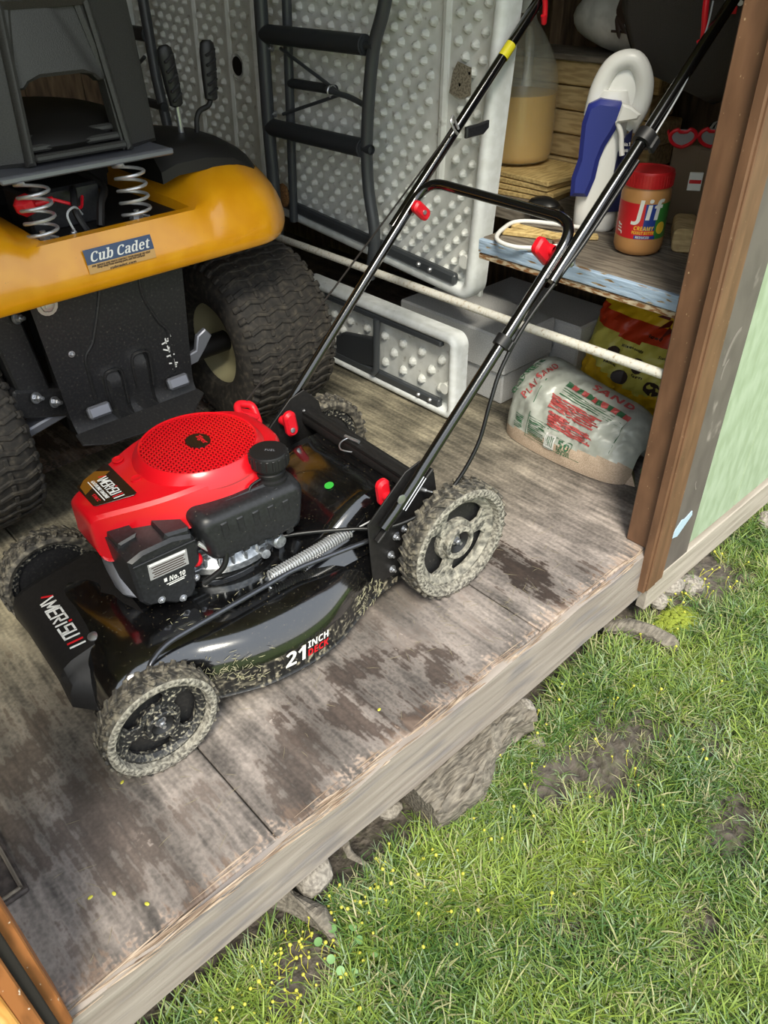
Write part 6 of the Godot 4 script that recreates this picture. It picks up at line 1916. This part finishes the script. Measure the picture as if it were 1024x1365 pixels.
	obj("lettering", letters("QUIKRETE", 0.045, Transform3D(lrot, Vector3(0.105, 0.52, 0)), true, 0, 0.32, 0.0006).warp(lay), M.print_green, bb).set_meta("label", "green lettering")
	obj("lettering", letters("SAND", 0.055, Transform3D(Basis(), Vector3(0.68, 0.68, 0)), true, 0, 0.30, 0.0006).warp(lay), M.print_red, bb).set_meta("label", "red lettering")
	var bc := B.new()
	for k in 14:
		if k % 3 != 1: bc.add(patch.call(0.425 + k * 0.005, 0.425 + k * 0.005 + (0.0034 if k % 2 else 0.002), 0.14, 0.225, 3))
	obj("barcode_field", patch.call(0.415, 0.50, 0.115, 0.24, 5), M.white_ink, bb)
	for i in bc.v.size(): bc.v[i] += Vector3(-0.0008, 0.0004, 0)
	obj("barcode", bc, M.print_green, bb).set_meta("kind", "stuff")
	# bird seed bag behind
	var sd := thing("seed_bag", "yellow and orange printed seed bag with sunflower standing behind the sand bag", "seed bag", Vector3(2.01, 0.0, -1.03), Vector3(0, 0, 0))
	var sn2 := noise(56, 5.0, FastNoiseLite.TYPE_SIMPLEX_SMOOTH, 3)
	var sf := func(u: float, v: float) -> Vector3:
		# front face: u along z -0.5..0.5, v 0..1 height
		var e := 1.0 - pow(absf(u * 2.0), 3.0)
		var bulge := 0.085 * sqrt(maxf(e, 0.0)) * pow(sin(PI * clampf(0.06 + v * 0.94, 0, 1)), 0.5)
		var p := Vector3(-bulge + 0.13 * v * v, v * 0.34, u * 0.46)
		var k := sn2.get_noise_3dv(p * 3.0) * 0.022 + sn2.get_noise_3dv(p * 10.0) * 0.007
		return p + Vector3(-k, k * 0.3, 0)
	var zones := {"sack_yellow": B.new(), "sack_orange": B.new(), "petal_yellow": B.new()}
	for i in 48:
		for j in 40:
			var u := -0.5 + i / 48.0
			var v := j / 40.0
			var wav := 0.015 * sin(u * 9.0)
			var zone := "sack_yellow"
			if v > 0.66 + wav and v < 0.79 + wav: zone = "sack_orange"
			elif v >= 0.79 + wav: zone = "petal_yellow"
			elif v < 0.24 + 0.4 * absf(u): zone = "petal_yellow"
			zones[zone].quad(sf.call(u, v), sf.call(u + 1 / 48.0, v), sf.call(u + 1 / 48.0, v + 0.025), sf.call(u, v + 0.025))
	var fr0 := obj("bag_front", zones.sack_yellow, M.sack_yellow, sd, 70.0)
	obj("orange_band", zones.sack_orange, M.sack_orange, sd, 70.0)
	obj("yellow_band", zones.petal_yellow, M.petal_yellow, sd, 70.0)
	var bk := B.new()
	for i in 24:
		for j in 12:
			var u := -0.5 + i / 24.0
			var v := j / 12.0
			var f := func(uu: float, vv: float) -> Vector3:
				var p: Vector3 = sf.call(uu, vv)
				return Vector3(0.16 - (p.x - 0.13 * vv * vv) * 0.5 - 0.03 * vv if absf(uu) < 0.499 and vv < 0.99 else p.x, p.y, p.z)
			bk.quad(f.call(u, v), f.call(u, v + 1 / 12.0), f.call(u + 1 / 24.0, v + 1 / 12.0), f.call(u + 1 / 24.0, v))
	obj("bag_back", bk, M.sack_yellow, sd, 70.0)
	var sflay := func(p: Vector3) -> Vector3:
		return sf.call(p.x, p.y) + Vector3(-0.003 - p.z, 0.001, 0)
	var pet := B.new()
	for k in 15:
		var a := TAU * k / 15.0
		var poly := PackedVector2Array()
		for q in [[0.02, -0.25], [0.09, -0.20], [0.16, 0.0], [0.09, 0.20], [0.02, 0.25]]:
			poly.append(Vector2(0.12 + q[0] * cos(a + q[1]) * 1.1, 0.90 + q[0] * sin(a + q[1]) * 1.25))
		pet.prism(poly, 0.001)
	for i in pet.v.size(): pet.v[i].y = minf(pet.v[i].y, 0.995)
	pet.warp(sflay)
	obj("sunflower_petals", pet, M.petal_maroon, sd)
	var dd := B.new()
	for q in [[-0.22, 0.52], [-0.02, 0.50], [0.20, 0.52], [-0.12, 0.36], [0.12, 0.36]]:
		var poly := PackedVector2Array()
		for k in 14:
			var a := TAU * k / 14
			poly.append(Vector2(q[0] + 0.055 * cos(a), q[1] + 0.062 * sin(a)))
		dd.prism(poly, 0.001)
	dd.warp(sflay)
	obj("seed_pictures", dd, M.ink_dark, sd)
	for q in [["Seed", 0.0, 0.715, 0.10], ["Mixed seeds", -0.10, 0.60, 0.16], ["Sunflower", 0.15, 0.60, 0.14], ["Millet", -0.22, 0.43, 0.10], ["Corn", 0.0, 0.41, 0.08]]:
		obj("lettering", letters(q[0], 0.02, Transform3D(Basis(), Vector3(q[1], q[2], 0)), true, 0, q[3], 0.0006).warp(sflay), M.ink_dark, fr0)
	var lp := B.new()
	lp.ball(Vector3(1.690, 0.028, -0.785), Vector3(0.028, 0.030, 0.045), 14)
	tag(obj("green_wrapper", lp, M.lime), "crumpled lime green wrapper on the floor beside the brown post", "wrapper")
	var cw := B.new()
	cw.ball(Vector3(1.735, 0.075, -0.765), Vector3(0.03, 0.045, 0.03), 14)
	tag(obj("clear_wrapper", cw, M.sack_clear), "crumpled clear plastic wrapper above the lime green one", "wrapper")
	var dm := thing("dark_panel", "dark flat panel with raised edge lying on the floor by the left post", "panel", Vector3(-0.13, 0.0, -0.98))
	obj("sheet", B.new().box(Vector3(0, 0.006, 0), Vector3(0.262, 0.010, 0.262), 0.003), M.dark_mat, dm)
	obj("edge_strip", B.new().box(Vector3(0.122, 0.013, 0.0), Vector3(0.006, 0.006, 0.25), 0.002), M.shelf_wood, dm)
	obj("edge_strip", B.new().box(Vector3(0.0, 0.013, 0.122), Vector3(0.25, 0.006, 0.006), 0.002), M.shelf_wood, dm)


# ---------------------------------------------------------------- outside
func rough_log(path: Array, radii: Array, n: int, s: int, amount: float) -> B:
	var b := B.new().tube(path, radii, n)
	var nn := noise(s, 6.0, FastNoiseLite.TYPE_SIMPLEX_SMOOTH, 4)
	return b.warp(func(p: Vector3) -> Vector3:
		return p + Vector3(nn.get_noise_3d(p.x * 1.2, p.y * 5, p.z * 5), nn.get_noise_3d(p.x * 1.2 + 9, p.y * 5, p.z * 5), nn.get_noise_3d(p.x * 1.2, p.y * 5 + 7, p.z * 5)) * amount)


func outdoor_bits() -> void:
	var lg := B.new()
	var rings := []
	for i in 26:
		var k := i / 25.0
		var x := lerpf(0.655, 0.985, k)
		var ring := PackedVector3Array()
		for p in rrect(0.15 - 0.03 * k, 0.085, 0.03, 6):
			ring.append(Vector3(x + 0.25 * p.x * 0.5, -0.218 + p.y, -0.652 - p.x + 0.02 * sin(k * 6.0)))
		rings.append(ring)
	for r in rings: r.reverse()
	lg.loft(rings)
	var nl := noise(66, 5.0, FastNoiseLite.TYPE_SIMPLEX_SMOOTH, 4)
	lg.warp(func(p: Vector3) -> Vector3: return p + Vector3(nl.get_noise_3d(p.x * 3, p.y * 8, p.z * 8) * 0.02, nl.get_noise_3d(p.x * 2, p.y * 9, p.z * 9) * 0.020, nl.get_noise_3d(p.x * 2 + 5, p.y * 9, p.z * 9) * 0.022))
	tag(obj("weathered_log", lg, M.bark, self, 40.0), "weathered grey split log wedged under the shed edge", "log")
	tag(obj("bark_piece", rough_log([Vector3(1.36, -0.235, -0.675), Vector3(1.40, -0.228, -0.63), Vector3(1.425, -0.230, -0.58), Vector3(1.44, -0.240, -0.53), Vector3(1.445, -0.25, -0.51)], [0.018, 0.026, 0.026, 0.017, 0.006], 14, 67, 0.02), M.bark), "tapering piece of grey brown bark lying in the grass near the post", "bark")
	tag(obj("root", rough_log([Vector3(0.30, -0.235, -0.74), Vector3(0.34, -0.225, -0.69), Vector3(0.355, -0.228, -0.65), Vector3(0.37, -0.235, -0.60), Vector3(0.375, -0.25, -0.57)], [0.018, 0.024, 0.026, 0.022, 0.012], 14, 68, 0.03), M.bark), "pale knotted root sticking out under the shed edge", "root")
	tag(obj("root", rough_log([Vector3(0.50, -0.24, -0.76), Vector3(0.50, -0.222, -0.70), Vector3(0.498, -0.232, -0.655), Vector3(0.505, -0.25, -0.62)], [0.008, 0.010, 0.008, 0.004], 10, 69, 0.02), M.bark), "thin curling root in the dark gap beside the flat stone", "root")
	var sl := ["flat grey stone upright beside the pale root", "rounded grey stone under the skirt board nearest the post", "angular grey stone touching the skirt board", "small dark stone beside the angular one", "grey stone half buried by the mud near the skirt board", "pale stone at the far end of the skirt board", "small stone next to the pale one along the skirt", "small brown stone in the gap under the shed edge", "brown stone by the log end under the shed edge", "tiny grey stone in the grass by the log"]
	var k := 0
	for q in [[0.405, -0.225, -0.668, 0.032, 0.03], [1.555, -0.240, -0.640, 0.026, 0.02], [1.628, -0.238, -0.645, 0.030, 0.026], [1.665, -0.245, -0.605, 0.016, 0.012], [1.70, -0.25, -0.62, 0.030, 0.014], [2.10, -0.235, -0.60, 0.028, 0.02], [2.16, -0.24, -0.58, 0.022, 0.016], [0.62, -0.262, -0.690, 0.022, 0.014], [1.02, -0.25, -0.655, 0.026, 0.018], [0.97, -0.255, -0.585, 0.02, 0.014]]:
		var b := B.new().ball(Vector3.ZERO, Vector3(q[3] * 1.25, q[4] * 1.1, q[3]), 14)
		var ns := noise(80 + k, 9.0)
		b.warp(func(p: Vector3) -> Vector3: return p * (1.0 + 0.35 * ns.get_noise_3dv(p * 2.0)))
		var o := obj("stone", b, M.stone, self, 35.0)
		o.position = Vector3(q[0], q[1], q[2])
		o.rotation.y = k * 1.3
		tag(o, sl[k], "stone", "stones along the shed edge")
		k += 1
	# small round leaved weed
	var wd := thing("round_leaved_weed", "small weed with round pale green leaves in the grass below the root", "weed", Vector3(0.365, -0.262, -0.53))
	var lm := mat("weed_leaf", c8(112, 152, 92), 0.5)
	lm.backlight_enabled = true
	lm.backlight = Color(0.25, 0.35, 0.12)
	for i in 9:
		var a := i * 2.4
		var r := 0.018 + 0.006 * (i % 4)
		var tip := Vector3(r * cos(a) * 1.6, 0.025 + 0.006 * (i % 3), r * sin(a) * 1.3)
		var lf := B.new()
		lf.lathe([Vector2(0, -0.0004), Vector2(0.0065, 0.001), Vector2(0.0078, 0.002), Vector2(0.0, 0.0006)], 12, along(tip, Vector3(cos(a) * 0.4, 1, sin(a) * 0.4 + 0.3)))
		obj("leaf", lf, lm, wd)
		obj("stalk", B.new().tube([Vector3.ZERO, tip * 0.6 + Vector3(0, 0.004, 0), tip], 0.0009, 5), lm, wd)


func blade_mesh(n: int, l: float, w: float, s: int) -> ArrayMesh:
	var r := RandomNumberGenerator.new()
	r.seed = s
	var b := B.new()
	for i in n:
		var a := r.randf() * TAU
		var d := Vector3(cos(a), 0, sin(a))
		var lean := r.randf_range(0.4, 1.5)
		var len := l * r.randf_range(0.55, 1.25)
		var base := Vector3(r.randf_range(-0.012, 0.012), 0, r.randf_range(-0.012, 0.012))
		var side := Vector3(-d.z, 0, d.x).rotated(Vector3.UP, r.randf_range(-0.5, 0.5))
		var pts := []
		for k in 4:
			var t := k / 3.0
			pts.append(base + d * len * sin(lean * t) * t + Vector3.UP * len * t * cos(lean * t * 0.9))
		for k in 3:
			var w0 := w * (1.0 - 0.25 * k / 3.0) * (0.8 if k == 0 else 1.0)
			var w1 := w * (1.0 - 0.25 * (k + 1) / 3.0) if k < 2 else 0.0002
			b.quad(pts[k] - side * w0, pts[k] + side * w0, pts[k + 1] + side * w1, pts[k + 1] - side * w1)
	return b.mesh(60.0)


func bare(x: float, z: float) -> float:
	# 0 where grass grows thickly, 1 where the mud lies open
	var v := 0.0
	for m in [[1.06, -0.44, 0.16, 0.085, 1.25], [0.94, -0.49, 0.10, 0.07, 1.0], [1.10, -0.18, 0.12, 0.07, 0.95], [0.29, -0.565, 0.09, 0.06, 1.25], [0.52, -0.67, 0.2, 0.06, 1.3], [1.74, -0.58, 0.16, 0.08, 1.15], [1.55, -0.66, 0.15, 0.035, 1.1], [0.85, -0.12, 0.08, 0.06, 0.75], [1.25, -0.32, 0.10, 0.07, 0.7], [0.70, -0.30, 0.08, 0.06, 0.6], [0.55, -0.42, 0.06, 0.05, 0.5], [0.80, -0.45, 0.06, 0.05, 0.6], [1.42, -0.58, 0.05, 0.09, 0.7], [1.535, -0.565, 0.08, 0.055, 1.3], [0.78, -0.63, 0.14, 0.05, 0.7], [1.05, -0.63, 0.06, 0.03, 0.8]]:
		var d: float = Vector2((x - m[0]) / m[2], (z - m[1]) / m[3]).length_squared()
		v = maxf(v, m[4] * exp(-d * 0.9))
	return v


func grass() -> void:
	var gm := mat("grass_blade", Color.WHITE, 0.55)
	gm.vertex_color_use_as_albedo = true
	gm.backlight_enabled = true
	gm.backlight = Color(0.5, 0.5, 0.4)
	gm.cull_mode = BaseMaterial3D.CULL_DISABLED
	var patchy := noise(70, 1.0, FastNoiseLite.TYPE_SIMPLEX_SMOOTH, 3)
	var kinds := [blade_mesh(7, 0.048, 0.00135, 1), blade_mesh(7, 0.040, 0.0012, 2), blade_mesh(6, 0.068, 0.0016, 3)]
	var pools := [[], [], []]
	var r := RandomNumberGenerator.new()
	r.seed = 77
	for i in 76000:
		var x := r.randf_range(-0.05, 2.7)
		var z := r.randf_range(-0.80, 0.42)
		if x < 1.45 and z < -0.655: continue
		if z < -0.635 and x > 1.45: continue
		# what lies below the frame needs fewer
		var seen := z < 0.12 - 0.36 * absf(x - 0.6) + 0.1
		if not seen and r.randf() < 0.45: continue
		var bar := bare(x, z)
		var p := patchy.get_noise_2d(x * 7.0, z * 7.0)
		if r.randf() < clampf(bar * 1.15 + 0.5 * p, 0.0, 0.975): continue
		if r.randf() < 0.12 + 0.6 * p: continue
		var thick := clampf(1.0 - bar, 0.3, 1.0)
		var s := r.randf_range(0.6, 1.1) * (0.65 + 0.35 * thick) * (1.0 + 0.25 * p)
		var tilt := Basis(Vector3(r.randf_range(-1, 1), 0, r.randf_range(-1, 1)).normalized(), r.randf_range(0.0, 0.45))
		var bs := Basis(Vector3.UP, r.randf() * TAU) * tilt
		var hue := clampf(0.45 + 0.8 * patchy.get_noise_2d(x * 3.0 + 50, z * 3.0) + r.randf_range(-0.5, 0.5), 0.0, 1.0)
		var c := Color(0.055, 0.13, 0.022).lerp(Color(0.25, 0.34, 0.05), hue)
		var dry := r.randf()
		if dry < 0.10 + 0.25 * clampf(bar, 0, 1): c = c.lerp(Color(0.44, 0.40, 0.22), r.randf_range(0.4, 0.9))
		elif dry > 0.88: c = c.lerp(Color(0.30, 0.40, 0.24), 0.7)
		pools[r.randi() % 3].append([Transform3D(bs.scaled(Vector3(s, s, s)), Vector3(x, ground_y(x, z) - 0.003, z)), c])
	for n in 3:
		var mm := MultiMesh.new()
		mm.transform_format = MultiMesh.TRANSFORM_3D
		mm.use_colors = true
		mm.mesh = kinds[n]
		mm.instance_count = pools[n].size()
		for i in pools[n].size():
			mm.set_instance_transform(i, pools[n][i][0])
			mm.set_instance_color(i, pools[n][i][1])
		var o := MultiMeshInstance3D.new()
		o.name = numbered("grass")
		o.multimesh = mm
		o.material_override = gm
		add_child(o)
		tag(o, ["short green lawn grass growing in front of the shed", "fine pale lawn grass growing between the mud patches", "longer green grass blades along the shed edge"][n], "grass", "", "stuff")
	# yellow seed buds on thin stalks
	var bm := B.new()
	bm.ball(Vector3(0, 0.035, 0), Vector3(0.0028, 0.0025, 0.0028), 8)
	bm.tube([Vector3(0, 0, 0), Vector3(0.003, 0.02, 0), Vector3(0, 0.034, 0)], 0.0007, 4)
	var mb := MultiMesh.new()
	mb.transform_format = MultiMesh.TRANSFORM_3D
	mb.mesh = bm.mesh()
	var spots := []
	for i in 230:
		var q: Array = [[0.30, -0.57, 0.13, 0.06], [0.45, -0.58, 0.13, 0.05], [0.62, -0.52, 0.2, 0.08], [1.0, -0.45, 0.5, 0.2], [1.65, -0.6, 0.2, 0.06]][[0, 0, 1, 2, 3, 3, 4][i % 7]]
		spots.append(Vector2(r.randfn(q[0], q[2] * 0.6), r.randfn(q[1], q[3] * 0.6)))
	mb.instance_count = spots.size()
	for i in spots.size():
		var p: Vector2 = spots[i]
		if p.y < -0.63: p.y = -0.62
		var bs := Basis(Vector3.UP, r.randf() * TAU) * Basis(Vector3(1, 0, 0), r.randf_range(0.0, 1.0))
		mb.set_instance_transform(i, Transform3D(bs.scaled(Vector3.ONE * r.randf_range(0.8, 1.35)), Vector3(p.x, ground_y(p.x, p.y), p.y)))
	var bo := MultiMeshInstance3D.new()
	bo.name = "yellow_buds"
	bo.multimesh = mb
	bo.material_override = M.yellow_bud
	add_child(bo)
	tag(bo, "tiny yellow seed buds on thin stalks scattered through the grass", "buds", "", "stuff")
	# moss cushion
	var ms := B.new()
	for i in 260:
		var a := r.randf() * TAU
		var d := sqrt(r.randf())
		var x := 1.535 + 0.075 * d * cos(a)
		var z := -0.565 + 0.05 * d * sin(a)
		ms.ball(Vector3(x, ground_y(x, z) + 0.016 * (1.0 - d * d), z), Vector3.ONE * r.randf_range(0.005, 0.010), 6)
	tag(obj("moss", ms, M.moss), "bright yellow green moss cushion on the mud near the post", "moss", "", "stuff")
	# petals and clippings dropped on the plywood
	var pm := B.new()
	pm.ball(Vector3.ZERO, Vector3(0.0045, 0.0015, 0.003), 8)
	var clip := B.new().tube([Vector3(-0.5, 0, 0), Vector3(0, 0.02, 0.06), Vector3(0.5, 0, 0)], [0.01, 0.03, 0.01], 4)
	var mc := MultiMesh.new()
	mc.transform_format = MultiMesh.TRANSFORM_3D
	mc.mesh = clip.mesh()
	mc.instance_count = 150
	for i in 150:
		var x := r.randf_range(0.0, 1.35)
		var z := r.randf_range(-1.0, -0.66)
		if i < 60:
			x = r.randfn(1.0, 0.12)
			z = minf(r.randfn(-0.75, 0.06), -0.66)
		var l := r.randf_range(0.008, 0.034)
		mc.set_instance_transform(i, Transform3D(Basis(Vector3.UP, r.randf() * TAU) * Basis.from_scale(Vector3(l, 0.012, 0.013)), Vector3(x, 0.0012, z)))
	var co := MultiMeshInstance3D.new()
	co.name = "floor_clippings"
	co.multimesh = mc
	co.material_override = mat("dry_stem", c8(150, 140, 112), 0.8)
	add_child(co)
	tag(co, "dry grass stems scattered over the plywood floor", "clippings", "", "stuff")
	var pl := [[0.065, 0.004, -0.775], [0.095, 0.004, -0.755], [0.64, 0.004, -0.735], [0.125, 0.004, -0.705], [0.20, 0.004, -0.93]]
	for i in pl.size():
		var o := part("fallen_petal", pm.mesh() if i == 0 else get_node("fallen_petal").mesh, M.yellow_bud)
		o.position = Vector3(pl[i][0], pl[i][1] - 0.002, pl[i][2])
		o.rotation.y = i * 1.7
		tag(o, ["round yellow petal on the plywood nearest the dark panel", "yellow petal on the plywood beside the round one near the dark panel", "yellow petal on the stained plywood below the deck number 21", "yellow petal closest to the worn floor edge near the left post", "yellow petal on the plywood in front of the front wheel"][i], "petal", "yellow petals on the floor")
